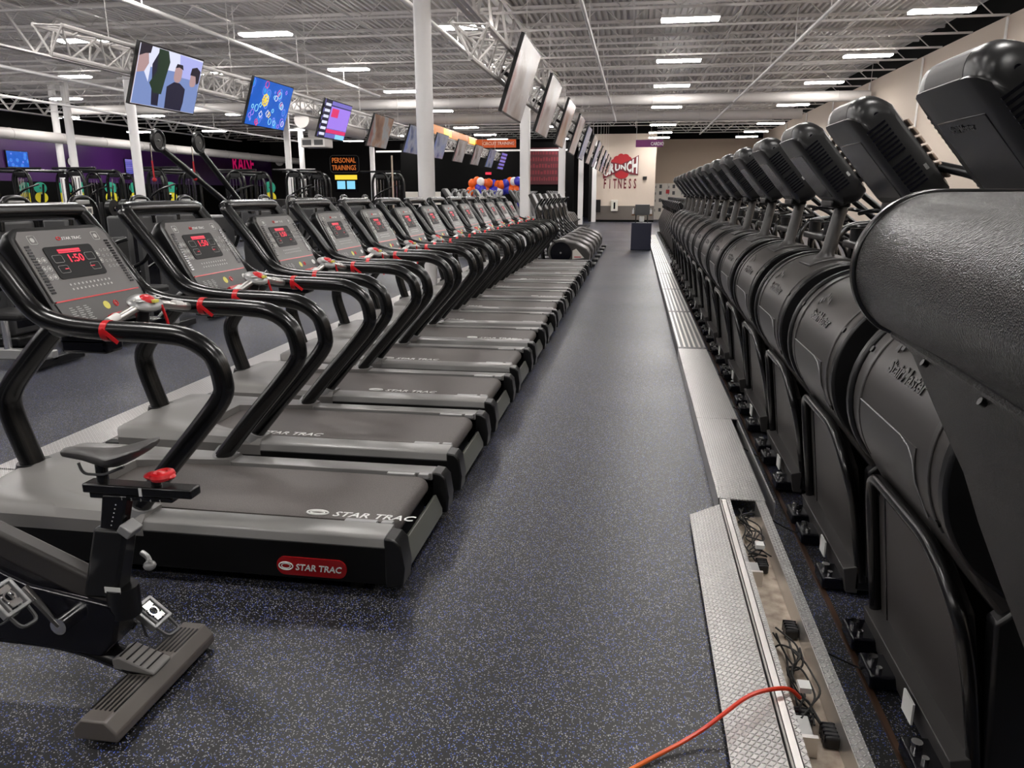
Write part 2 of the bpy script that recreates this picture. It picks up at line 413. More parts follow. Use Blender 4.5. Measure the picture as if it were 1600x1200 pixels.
# ------------------------------------------------------------------ ceiling lights
LY = [(-2.5, 5.0), (2.3, 5.0), (7.1, 5.0), (11.95, 5.0), (16.8, 5.0), (21.7, 5.0), (26.5, 5.0), (31.5, 4.87), (36.5, 4.63), (41.0, 4.63), (45.2 - .6, 4.63)]
LX = [5.6, .92, -3.75, -8.15, -12.6, -16.8, -20.9, -25.0]
def make_light():
    t = thing('ceiling_light', 'x', 'ceiling light', (0, 0, 0), group='suspended LED high-bay lights')
    MB().box(-.58, .58, -.16, .16, 0, .05).build('housing', M['steelw'], t, bevel=.01)
    MB().prism([(-.15, 0), (.15, 0), (.13, -.035), (-.13, -.035)], 'x', -.56, .56).build('diffuser', M['glow'], t, smooth=False)
    hang(t, [((s * .45, 0, .05), (s * .45, 0, .75)) for s in (-1, 1)], .004)
    return t
L0 = make_light(); first = True
for i, (y, z) in enumerate(LY):
    for j, x in enumerate(LX):
        if i in (9, 10) and j > 5: continue
        vis = f'{ORD[max(i - 4, 0)]} row ahead'
        if i < 4: vis = f'{ORD[i]} row out of view overhead'
        lab = f'bright rectangular hanging light, {vis}, {ORD[j]} from the right wall'
        xx = x + (.03 * (i - 4))
        if first: L0.location = (xx, y, z); L0['label'] = lab; first = False; o = L0
        else: o = dup(L0, (xx, y, z), lab)

# ------------------------------------------------------------------ ducts and pipes
def duct(y, z, x0, x1, r, lab):
    b = MB(); b.tube([(x0, y, z), (x1, y, z)], r, 24)
    t = thing('ventilation_duct', lab, 'duct', (0, 0, 0))
    b.build('duct_tube', M['duct'], t)
    s = MB(); x = x0 + 1
    while x < x1: s.ring((x, y, z), (1, 0, 0), r + .004, .012, 24, 5); x += 3.0
    s.build('seam', M['duct'], t)
    x = x0 + 2
    while x < x1: hang(t, [((x, y, z + r), (x, y, ZC))], .008); x += 4.5
    return t
duct(27.8, 4.72, -21.6, 7.4, .17, 'long white round air duct crossing the ceiling, nearer of the two full-width ducts')
duct(35, 4.86, -13.5, 6.7, .2, 'long white round air duct crossing the ceiling, farther of the two full-width ducts')
def duct_y(x, z, y0, y1, r, lab):
    t = thing('ventilation_duct', lab, 'duct'); MB().tube([(x, y0, z), (x, y1, z)], r, 20).build('duct_tube', M['duct'], t)
    s = MB(); y = y0 + 1
    while y < y1: s.ring((x, y, z), (0, 1, 0), r + .004, .012, 20, 5); y += 2.5
    s.build('seam', M['duct'], t)
duct_y(-22.5, 3.72, 22, 50, .2, 'tan round duct running above the purple wall at far left')
duct_y(-12.5, 4.3, 28.2, 34.5, .3, 'white round duct running lengthwise behind the hanging screens at left')
t = thing('air_diffuser', 'white square box diffuser hanging under the duct left of the training sign', 'air vent', (-12.5, 29.5, 3.36))
MB().box(-.5, .5, -.4, .4, 0, .36).box(-.25, .25, -.25, .25, .36, .72).build('diffuser_body', M['duct'], t, bevel=.03)
g = MB()
for s in (-1, 1):
    g.box(s * .24 - .18, s * .24 + .18, -.41, -.4, .08, .28)
g.build('grille', M['darkgrey'], t)
pipes = [(-8.2, 4.6, 6, 24.5, .045, 'left of the central column'), (-3.78, 4.6, 4, 30, .045, 'beside the central column'), (-1.0, 4.6, 3, 34, .035, 'above the aisle'), (3.1, 4.6, 2, 42, .035, 'above the stair climbers'), (-14.8, 4.5, 10, 40, .04, 'far left over the racks'), (-18.5, 4.4, 14, 44, .04, 'farthest left near the purple wall')]
for x, z, y0, y1, r, w in pipes:
    t = thing('sprinkler_pipe', 'thin white sprinkler pipe running lengthwise under the roof ' + w, 'pipe')
    MB().tube([(x, y0, z), (x, y1, z)], r, 10).build('pipe', M['colw'], t)
    y = y0 + .5
    while y < y1: hang(t, [((x, y, z), (x, y, ZC - .5))], .012); y += 3.0

for k in range(6):
    tag(MB().tube([(0, 0, 1.9), (0, 0, 5.2)], .03, 8).build('wall_conduit', M['colw'], loc=(XR - .04, 18.7 + 4.9 * k, 0)), f'white vertical conduit on the right wall, {ORD[k]} from the camera', 'conduit', 'conduits on the right wall')

# ------------------------------------------------------------------ trusses and televisions
def truss(x, z, y0, y1, lab):
    t = thing('lighting_truss', lab, 'truss', (0, 0, 0)); R = .026; a, c = .17, .15
    ch = [(x - a, z + c), (x + a, z + c - .02), (x, z - c)]
    for (cx, cz) in ch: MB().tube([(cx, y0, cz), (cx, y1, cz)], R, 8).build('chord', M['steelw'], t)
    w = MB(); y = y0; k = 0
    while y < y1 - .3:
        for i in range(3):
            p, q = ch[i], ch[(i + 1) % 3]
            if k % 2: p, q = q, p
            w.tube([(p[0], y, p[1]), (q[0], y + .3, q[1])], .012, 5, cap=False)
            if k % 4 == 0: w.tube([(p[0], y, p[1]), (q[0], y, q[1])], .012, 5, cap=False)
        y += .3; k += 1
    w.build('web', M['steelw'], t)
    y = y0 + 1
    while y < y1: hang(t, [((x, y, z), (x, y, ZC - .5))], .005); y += 2.86
truss(-6.32, 3.22, 7.9, 36.5, 'white triangular truss carrying the left row of hanging screens')
truss(-1.62, 3.02, 7.6, 45.0, 'white triangular truss carrying the right row of hanging screens')
def tv_mesh(w, h, scr):
    return w, h
def make_tv(lab, x, y, z, w, h, tilt, scr, group, cat='television', pic=None):
    """hangs with its screen facing +X and tilted down; local: u=+Y, v=up"""
    t = thing('television', lab, cat, (x, y, z), 0, group)
    T = Matrix.Rotation(-tilt, 4, 'Y')
    # local frame: screen plane spans Y (0..w) and -Z (0..-h), facing +X
    R = Matrix.Rotation(tilt, 4, 'Y')
    MB().box(-.045, -.004, 0, w, -h, 0, R).build('case', M['black'], t)
    MB().box(-.0042, -.001, .014, w - .014, -h + .014, -.014, R).build('screen', M['scr_' + scr], t, smooth=False)
    m = MB(); m.box(-.1, -.045, w / 2 - .15, w / 2 + .15, -h * .65, -h * .3, R); m.tube([R @ Vector((-.1, w / 2, -h * .5)), R @ Vector((-.1, w / 2, -h * .5)) + Vector((-.16, 0, .1))], .025, 8)
    m.build('mount', M['black'], t)
    if pic: pic(t, R, w, h)
    return t
def poly(t, R, name, pts, mat, d):
    b = MB(); n = len(pts); b.add([R @ Vector((d, p[0], -p[1])) for p in pts], [tuple(range(n))]); return b
def pic_film(t, R, w, h):
    L = [('pic_white', [(0.02, .02), (w - .02, .02), (w - .02, h - .02), (.02, h - .02)]),
         ('pic_blue', [(.2 * w, .35 * h), (.98 * w, .3 * h), (.98 * w, .97 * h), (.2 * w, .97 * h)]),
         ('pic_shirt', [(.22 * w, .3 * h), (.3 * w, .05 * h), (.36 * w, .3 * h), (.4 * w, .95 * h), (.3 * w, .95 * h)]),
         ('pic_green', [(.28 * w, .03 * h), (.42 * w, .03 * h), (.47 * w, .2 * h), (.44 * w, .5 * h), (.42 * w, .75 * h), (.3 * w, .75 * h), (.22 * w, .6 * h), (.3 * w, .4 * h)]),
         ('pic_sky', [(.6 * w, .03 * h), (.98 * w, .05 * h), (.98 * w, .4 * h), (.65 * w, .4 * h)]),
         ('pic_skin', [(.02 * w, .15 * h), (.14 * w, .12 * h), (.17 * w, .3 * h), (.12 * w, .45 * h), (.02 * w, .5 * h)]),
         ('pic_hair', [(.02 * w, .02 * h), (.18 * w, .02 * h), (.17 * w, .14 * h), (.1 * w, .16 * h), (.02 * w, .22 * h)]),
         ('pic_blue', [(.02 * w, .48 * h), (.12 * w, .44 * h), (.2 * w, .6 * h), (.2 * w, .97 * h), (.02 * w, .97 * h)]),
         ('pic_skin', rr(.56 * w, .68 * w, .22 * h, .5 * h, .05 * w)),
         ('pic_hair', [(.56 * w, .27 * h), (.58 * w, .19 * h), (.67 * w, .19 * h), (.69 * w, .27 * h), (.62 * w, .24 * h)]),
         ('pic_shirt', [(.58 * w, .5 * h), (.67 * w, .5 * h), (.77 * w, .58 * h), (.78 * w, .97 * h), (.5 * w, .97 * h), (.48 * w, .6 * h)]),
         ('pic_skin', rr(.82 * w, .92 * w, .25 * h, .52 * h, .04 * w)),
         ('pic_hair', [(.81 * w, .32 * h), (.82 * w, .2 * h), (.9 * w, .16 * h), (.97 * w, .22 * h), (.97 * w, .42 * h), (.93 * w, .46 * h), (.9 * w, .32 * h)]),
         ('pic_blue', [(.8 * w, .55 * h), (.95 * w, .48 * h), (.985 * w, .6 * h), (.985 * w, .97 * h), (.76 * w, .97 * h)])]
    names = sorted(set(a for a, _ in L)); b = MB()
    for i, (mt, pts) in enumerate(L):
        b.cur = names.index(mt); b.add([R @ Vector((.0005 + i * .0004, p[0], -p[1])) for p in pts], [tuple(range(len(pts)))])
    b.build('picture', [M[n] for n in names], t, smooth=False)
def rr(a, b2, c, d, r): return rrect(a, b2, c, d, r, 4)
def pic_doodle(t, R, w, h):
    rnd = random.Random(3); cols_ = ['pic_cyan', 'pic_yellow', 'pic_purple', 'pic_red', 'pic_white']; b = MB()
    for i in range(26):
        b.cur = i % 5 if i % 5 != 1 or i == 6 else 0; y = rnd.uniform(.06, .94) * w; z = rnd.uniform(.07, .93) * h; r = rnd.uniform(.03, .06)
        c = R @ Vector((.002, y, -z)); n = R @ Vector((1, 0, 0))
        if i % 3: b.ring(c, n, r, .006, 12, 4)
        else: b.tube([R @ Vector((.002, y + r * math.cos(a), -z + r * math.sin(a))) for a in (0, PI / 2, PI, 3 * PI / 2)], .006, 4, closed=True)
    b.cur = 1; c = R @ Vector((.002, .36 * w, -.42 * h)); n = R @ Vector((1, 0, 0)); b.ring(c, n, .09, .011, 16, 4); b.ring(c, n, .035, .009, 12, 4)
    for k in range(8):
        a = k * PI / 4; b.tube([c, R @ Vector((.002, .36 * w + .11 * math.cos(a), -.42 * h + .11 * math.sin(a)))], .007, 4)
    b.build('picture', [M[n] for n in cols_], t, smooth=False)
def pic_menu(t, R, w, h):
    b = MB(); Ls = [(1, .02, .25, .02, .98), (0, .25, .98, .16, .72), (2, .3, .55, .2, .42), (3, .25, .98, .74, .84), (4, .62, .96, .85, .97)]
    for i, (m, a, c, d, e) in enumerate(Ls):
        b.cur = m; b.add([R @ Vector((.0005 + i * .0004, y * w, -z * h)) for y, z in ((a, d), (c, d), (c, e), (a, e))], [(0, 1, 2, 3)])
    for i in range(6):
        b.cur = 5; b.add([R @ Vector((.003, y * w, -z * h)) for y, z in ((.04, .1 + i * .15), (.22, .1 + i * .15), (.22, .17 + i * .15), (.04, .17 + i * .15))], [(0, 1, 2, 3)])
    b.build('picture', [M[n] for n in ('pic_purple', 'pic_shirt', 'pic_red', 'pic_red', 'pic_cyan', 'pic_white')], t, smooth=False)
TL = math.radians(19)
descL = ['showing a film scene with three people', 'showing coloured doodles on blue', 'showing a purple menu page with red bar', 'showing a brown and grey picture']
kinds = ['pale', 'doodle', 'grid', 'brown', 'misc', 'misc', 'pale', 'pale', 'misc', 'grid']
for i in range(10):
    d = descL[i] if i < 4 else 'counted from the camera'
    make_tv(f'{ORD[i]} hanging television on left truss, {d}', -6.0, 9.03 + 2.86 * i, 3.4, 1.42, .76, TL, kinds[i], 'televisions on the left truss', pic={0: pic_film, 1: pic_doodle, 2: pic_menu}.get(i))
kindsR = ['pale', 'pale', 'brown', 'pale', 'misc', 'pale', 'misc', 'pale', 'misc', 'pale', 'brown', 'misc', 'pale']
for i in range(11):
    make_tv(f'{ORD[i]} hanging television from the camera on the right truss', -1.25, 8.7 + 2.86 * i, 3.28, 1.42, .84, math.radians(18), kindsR[i], 'televisions on the right truss')

# ------------------------------------------------------------------ treadmills
TY, TP = 3.08, 1.035
def make_treadmill():
    ox, oy = -2.0, TY
    O = (ox, oy, 0)
    t = thing('treadmill', 'x', 'treadmill', (ox, oy, 0), group='long row of treadmills left of the aisle')
    def B(): return MB(O)
    y0, y1 = 2.65, 3.51
    for s, (a, b_) in ((1, (y0, y0 + .135)), (-1, (y1 - .135, y1))):
        out, inn = (a, b_) if s == 1 else (b_, a)
        # top capping
        m = B(); m.prism([(out, .225), (out + s * .012, .262), (out + s * .03, .27), (inn, .272), (inn, .235), (out + s * .02, .215)], 'x', -2.15, -.94)
        m.build('side_rail', M['rail'], t, bevel=.004)
        m = B(); m.prism([(out + s * .004, .06), (out + s * .002, .226), (out + s * .06, .226), (out + s * .06, .06)], 'x', -2.95, -.93)
        m.build('side_skirt', M['skirt'], t, bevel=.006)
        m = B(); m.prism([(-.945, .05), (-.945, .268), (-.90, .262), (-.875, .235), (-.862, .14), (-.87, .06)], 'y', out + s * .001, inn - s * .02)
        m.build('end_cap', M['black'], t, bevel=.008)
        m = B(); m.box(-1.16, -1.02, inn - .002, inn + s * .028, .25, .272); m.box(-1.0, -.95, inn, inn + s * .028, .25, .274); m.build('belt_guide', M['pod'], t, bevel=.003)
        m = B(); m.cyl((-2.07, (out + inn) / 2, .268), (-2.05, (out + inn) / 2, .31), .062, 18, .05); m.build('foot_collar', M['pod'], t)
    # belt with wrap at the rear
    prof = [(-2.5, .262), (-1.0, .262)]
    for k in range(9): a = PI / 2 - PI * k / 8; prof.append((-1.0 + .05 * math.cos(a), .212 + .05 * math.sin(a)))
    prof += [(-2.5, .162)]
    B().prism(prof, 'y', 2.815, 3.345).build('running_belt', M['belt'], t)
    B().box(-2.5, -1.02, 2.785, 2.815, .15, .25).box(-2.5, -1.02, 3.345, 3.375, .15, .25).build('deck', M['gloss'], t)
    lg = B(); mm = Matrix.Translation((-1.24, 2.84, .2625)); lg.text('STAR TRAC', mm, .066, .002, bold=.01, sx=1.05, shear=.2)
    e = [(-1.31 + .048 * math.cos(a), 2.862 + .022 * math.sin(a), .264) for a in [2 * PI * i / 20 for i in range(20)]]
    lg.tube(e, .004, 5, closed=True); lg.tube([(-1.31 + .032 * math.cos(a), 2.862 + .012 * math.sin(a), .264) for a in [2 * PI * i / 16 for i in range(16)]], .003, 5, closed=True)
    lg.build('belt_logo', M['white'], t)
    B().prism([(-.945, .07), (-.93, .165), (-.915, .17), (-.885, .10), (-.885, .07)], 'y', 2.8, 3.36).build('roller_guard', M['olive'], t, bevel=.004)
    B().box(-.912, -.9085, 2.84, 2.865, .135, .155, ).build('warning_sticker', M['yellow'], t)
    B().box(-.912, -.9085, 3.28, 3.305, .135, .155).build('warning_sticker', M['yellow'], t)
    # underside frame and feet
    B().box(-2.8, -1.0, 2.72, 3.44, .06, .14).build('base_frame', M['skirt'], t)
    f = B()
    for x in (-2.7, -1.1):
        for y in (2.74, 3.42): f.cyl((x, y, 0), (x, y, .07), .03, 10)
    f.build('levelling_foot', M['rubber'], t)
    # motor cover: smooth height field
    nx, ny = 34, 30; vs = []; fs = []
    def hood_h(x, y):
        s = abs(y - TY) / .43; u = (-x - 2.1) / .85                     # u 0 rear .. 1 front
        z = .285 + .055 * max(0, 1 - s ** 2 * 1.1) * min(1, max(0, (u - .25) * 2.2)) * (1 - max(0, u - .75) * 1.6)
        z += .012 * math.exp(-((s - .8) / .18) ** 2) * min(1, max(0, u * 2))
        if s > .93: z -= (s - .93) ** 2 * 6
        if u > .9: z -= (u - .9) ** 2 * 5
        return z
    def rear(y):                                                         # where the cover ends towards the belt
        s = abs(y - TY)
        if s > .262: return -2.0
        if s > .18: return -2.25 - (.262 - s) / .082 * .19
        return -2.44
    for i in range(nx + 1):
        for j in range(ny + 1):
            y = y0 + (y1 - y0) * j / ny; u = i / nx; s = abs(y - TY) / .43
            xf = -2.95 + .10 * max(0, s - .45) ** 2 * 3
            x = rear(y) + (xf - rear(y)) * u
            vs.append((x, y, hood_h(x, y)))
    for i in range(nx):
        for j in range(ny): a = i * (ny + 1) + j; fs.append((a, a + 1, a + ny + 2, a + ny + 1))
    h = B(); h.add(vs, fs); n = len(vs)
    # skirt wall around the outline
    ring = [j for j in range(ny + 1)] + [i * (ny + 1) + ny for i in range(1, nx + 1)] + [nx * (ny + 1) + j for j in range(ny - 1, -1, -1)] + [i * (ny + 1) for i in range(nx - 1, 0, -1)]
    low = [(vs[i][0], vs[i][1], .2) for i in ring]; h.add([vs[i] for i in ring] + low, [(k, (k + 1) % len(ring), len(ring) + (k + 1) % len(ring), len(ring) + k) for k in range(len(ring))])
    h.build('motor_cover', M['hood'], t)
    B().prism([(y0 + .005, .06), (y0 + .005, .2), (y1 - .005, .2), (y1 - .005, .06)], 'x', -2.9, -2.5).build('motor_tray', M['skirt'], t)
    # handrail frame: two rails joined by the top bar
    side = [(-2.07, .28), (-1.90, .48), (-1.735, .665), (-1.625, .80), (-1.612, .875), (-1.645, .975), (-1.74, 1.04), (-1.87, 1.058), (-2.12, 1.065), (-2.30, 1.085), (-2.42, 1.14), (-2.54, 1.30), (-2.665, 1.46)]
    ya, yb = 2.722, 3.425
    path = [(x, ya, z) for x, z in side] + [(-2.70, ya + .01, 1.505), (-2.705, ya + .07, 1.52)] + [(-2.705, yb - .07, 1.52), (-2.70, yb - .01, 1.505)] + [(x, yb, z) for x, z in side[::-1]]
    sp = []
    P_ = [Vector(p) for p in path]
    for i in range(len(P_) - 1):
        p0, p1, p2, p3 = P_[max(i - 1, 0)], P_[i], P_[i + 1], P_[min(i + 2, len(P_) - 1)]
        for k in range(4):
            q = k / 4; sp.append(.5 * ((2 * p1) + (p2 - p0) * q + (2 * p0 - 5 * p1 + 4 * p2 - p3) * q * q + (3 * p1 - p0 - 3 * p2 + p3) * q ** 3))
    sp.append(P_[-1])
    B().tube(sp, .041, 14).build('handrail', M['tube'], t)
    # central mast
    ms = smooth_path([(-2.86, TY, .29), (-2.955, TY, .60), (-2.93, TY, .70), (-2.66, TY, .98), (-2.50, TY, 1.10)], .12, 6)
    B().tube(ms, .062, 14, r2=.048, ref=(0, 1, 0)).build('mast', M['tube'], t)
    B().cyl((-2.86, TY, .285), (-2.86, TY, .33), .09, 18, .078).build('mast_collar', M['black'], t)
    # console: local plane, u across (+Y), v up the tilted face
    c0 = Vector((-2.335, 2.80, 1.045)); U = Vector((0, 1, 0)); V = Vector((-.215, 0, .385)).normalized(); PM = plane_mat(c0, U, V) @ Matrix.Diagonal((1.13, 1, 1, 1))
    W, H = .50, .455
    def pl(b, prof, z0, z1):
        n = len(prof); b.add([PM @ Vector((p[0], p[1], z0)) for p in prof] + [PM @ Vector((p[0], p[1], z1)) for p in prof], [(i, (i + 1) % n, n + (i + 1) % n, n + i) for i in range(n)] + [tuple(range(n))[::-1], tuple(range(n, 2 * n))]); return b
    def ring3(prof, z): return [PM @ Vector((p[0], p[1], z)) for p in prof]
    def tap(g, r, top=.02):
        return [(p[0] + (top if p[0] < W / 2 else -top) * max(0, p[1] / H), p[1]) for p in rrect(-g, W + g, -g, H + g, r)]
    hb = B(); hb.loft([ring3(tap(-.06, .03, .004), -.11), ring3(tap(0, .05, .004), -.09), ring3(tap(.022, .07, .004), -.035), ring3(tap(.018, .066, .004), .002), ring3(tap(.0, .045, .004), .006)]); con = hb.build('console_housing', M['black'], t)
    pl(B(), [(.0, .125), (.50, .125)] + [(.492, .42), (.465, .452), (.035, .452), (.008, .42)], .004, .012).build('console_face', M['face'], con)
    pl(B(), [(.04, -.008), (.46, -.008), (.49, .03), (.498, .119), (.002, .119), (.01, .03)], .004, .011).build('lower_face', M['facelow'], con)
    pl(B(), [(.01, .119), (.49, .119), (.49, .125), (.01, .125)], .004, .0128).build('accent_line', M['red'], con)
    pl(B(), rrect(.10, .362, .218, .372, .014, 3), .010, .0155).build('display', M['display'], con)
    led = B()
    for (a, b_, c, d) in ((.165, .285, .346, .356), (.165, .285, .338, .343), (.15, .17, .262, .265), (.29, .315, .262, .265)): pl(led, [(a, c), (b_, c), (b_, d), (a, d)], .0154, .0165)
    led.text('1:50', PM @ Matrix.Translation((.192, .292, .0168)), .052, .001, bold=.01); led.build('led_readout', M['led'], con)
    fr = B()
    for (a, c) in ((.12, .295), (.12, .245), (.295, .295), (.295, .245)):
        for q in range(4):
            r_ = rrect(a, a + .05, c, c + .035, .006, 2)
        fr.tube([PM @ Vector((p[0], p[1], .0162)) for p in r_], .0011, 4, closed=True)
    fr.build('display_frame', M['grey'], con)
    bt = B(); n = PM.to_3x3() @ Vector((0, 0, 1))
    for (a, c) in ((.052, .315), (.078, .315), (.054, .275), (.080, .275), (.056, .235), (.082, .235), (.372, .32), (.372, .285)):
        bt.ring(PM @ Vector((a, c, .0125)), n, .0125, .0016, 16, 5); bt.disc(PM @ Vector((a, c, .012)), n, .007, .001, 10)
    for i in range(3):
        for j in range(4): bt.ring(PM @ Vector((.402 + i * .024, .335 - j * .028, .0125)), n, .006, .0014, 10, 4)
    for i in range(11):
        for j in range(2): bt.disc(PM @ Vector((.13 + i * .022, .19 - j * .022, .012)), n, .0055, .001, 8)
    for a in (.062, .405): bt.tube([PM @ Vector((p[0], p[1], .0125)) for p in rrect(a, a + .036, .39, .43, .006, 3)], .0016, 5, closed=True); bt.disc(PM @ Vector((a + .018, .41, .012)), n, .011, .001, 12)
    bt.build('keypad', M['keys'], con)
    br = B(); br.text('STAR TRAC', PM @ Matrix.Translation((.228, .402, .012)), .019, .001, bold=.01, sx=1.1, shear=.2); br.build('brand_print', M['white'], con)
    br = B(); br.ring(PM @ Vector((.212, .409, .013)), n, .011, .003, 14, 5, R2=.007); br.build('brand_emblem', M['red'], con)
    tx = B()
    for i in range(3):
        for j in range(8): pl(tx, [(.05 + i * .038, .018 + j * .0095), (.05 + i * .038 + .03 - (j * 7 % 5) * .003, .018 + j * .0095), (.05 + i * .038 + .03 - (j * 7 % 5) * .003, .022 + j * .0095), (.05 + i * .038, .022 + j * .0095)], .0108, .0116)
    tx.build('instruction_print', M['grey'], con)
    B().disc(PM @ Vector((.25, .07, .011)), n, .02, .001, 16).build('round_sticker', M['yellow'], con)
    B().ring(PM @ Vector((.305, .07, .0115)), n, .013, .003, 16, 5).disc(PM @ Vector((.305, .07, .011)), n, .006, .001, 12).build('target_sticker', M['red'], con)
    B().disc(PM @ Vector((.445, .07, .011)), n, .024, .001, 18, r2=.018).build('round_sticker', M['white'], con)
    for a, s in ((.014, 1), (.486, -1)):
        v = B(); a = a - s * .010
        for j in range(17): y = .16 + j * .0135; pl(v, [(a + s * (.002 + y * .045), y), (a + s * (.024 + y * .045), y), (a + s * (.024 + y * .045), y + .008), (a + s * (.002 + y * .045), y + .008)], .010, .0155)
        v.build('speaker_grille', M['gloss'], con)
    pl(B(), rrect(.215, .40, -.004, .020, .008, 3), -.01, .034).build('stop_bar', M['red'], con)
    # tray under the console
    tr = B(); tr.box(-2.44, -2.22, 2.86, 3.31, .965, 1.02); tr.box(-2.44, -2.22, 2.86, 2.98, .93, 1.0); tr.box(-2.44, -2.22, 3.19, 3.31, .93, 1.0); tr.build('accessory_tray', M['gloss'], t, bevel=.015)
    for yy_ in (ya, yb): B().tube([(-2.47, yy_, 1.16), (-2.47, yy_ + (.1 if yy_ < TY else -.1), 1.14)], .018, 8).build('console_bracket', M['black'], t)
    # grip bar and hand pod
    g = B(); g.tube(smooth_path([(-2.15, ya, 1.06), (-2.155, ya + .1, 1.075), (-2.16, TY - .06, 1.115)], .06), .0185, 12); g.build('grip', M['silver'], t)
    g = B(); g.tube(smooth_path([(-2.15, yb, 1.06), (-2.155, yb - .1, 1.075), (-2.16, TY + .06, 1.115)], .06), .0185, 12); g.build('grip', M['silver'], t)
    for yy_ in (ya + .12, yb - .12): B().tube([(-2.156, yy_ - .03, 1.08 if yy_ < TY else 1.094), (-2.156, yy_ + .03, 1.094 if yy_ < TY else 1.08)], .0195, 12).build('grip_label', M['white'], t)
    pr = Matrix.Rotation(math.radians(30), 3, 'Y')
    pod = B().ball((-2.165, TY, 1.125), .062, .105, .026, 20, 10, pr).build('control_pod', M['pod'], t)
    B().ball((-2.152, TY, 1.141), .034, .040, .018, 14, 8, pr).build('stop_button', M['red'], pod)
    k = B()
    for yy_ in (-.075, -.055, .055, .075):
        for xx_ in (-.018, .014): k.box(-2.165 + xx_, -2.145 + xx_, TY + yy_ - .008, TY + yy_ + .008, 1.140, 1.1445 - xx_ * .2)
    k.build('pod_key', M['white'], pod)
    B().box(-2.128, -2.108, TY - .012, TY + .018, 1.128, 1.140).build('pod_key', M['yellow'], pod)
    B().cyl((-2.20, TY, .99), (-2.175, TY, 1.11), .028, 10).build('pod_stem', M['black'], t)
    B().tube(smooth_path([(-2.12, TY + .05, 1.11), (-2.10, TY + .06, 1.02), (-2.11, TY + .05, .93)], .03), .007, 6).build('safety_cord', M['red'], t)
    # red straps on both rails
    for yy_, xx_ in ((ya, -2.09), (yb, -2.09)):
        s = B(); s.tube([(xx_ - .014, yy_, 1.063), (xx_ + .014, yy_, 1.063)], .0435, 14)
        s.box(0, .085, -.002, .002, -.008, .008, Matrix.Translation((xx_, yy_ - .043, 1.075)) @ Matrix.Rotation(math.radians(38), 4, 'Y'))
        s.build('safety_strap', M['red'], t)
    # badge on the near skirt
    bd = B(); bd.prism([(p[0], p[1]) for p in rrect(-1.405, -1.105, .078, .158, .036, 6)], 'y', y0 - .004, y0 + .006); bo = bd.build('badge', M['badge'], t)
    b2 = B(); PMb = plane_mat((-1.325, y0 - .0045, .103), (1, 0, 0), (0, 0, 1)); b2.text('STAR TRAC', PMb, .038, .002, bold=.015, sx=1.0, shear=.2)
    for R_, r_ in ((.03, .003), (.019, .0022)): b2.tube([(-1.365 + R_ * math.cos(a), y0 - .005, .118 + R_ * .55 * math.sin(a)) for a in [2 * PI * i / 20 for i in range(20)]], r_, 5, closed=True)
    b2.build('badge_print', M['white'], bo)
    return t
tm = make_treadmill()
NT_ = 13
for i in range(NT_):
    lab = ('black treadmill nearest the camera in the left row, cut by the left frame edge' if i == 0 else 'black treadmill at the far end of the left row, beside the rounded cross trainer' if i == NT_ - 1 else f'black treadmill, {ORD[i]} from the camera in the left row')
    if i == 0: tm['label'] = lab; cur = tm
    else: cur = dup(tm, (-2.0, TY + TP * i, 0), lab)
    if i:
        for ch in cur.children:
            if ch.name.startswith('belt_logo'): ch.location.x = random.choice([-.95, -.7, -.45, -.2, 0]) if i > 1 else -.85

# ------------------------------------------------------------------ cable channel in front of the treadmills
for k in range(7):
    y = 1.2 + k * 2.44
    tag(MB((-3.5, y, 0)).prism([(-3.68, 0), (-3.66, .045), (-3.34, .045), (-3.32, 0)], 'y', y, y + 2.42).build('cable_channel_cover', M['diamond'], loc=(-3.5, y, 0)), f'{ORD[k]} silver diamond plate floor channel cover from the camera, in front of the treadmills', 'channel cover', 'channel covers in front of the treadmills')

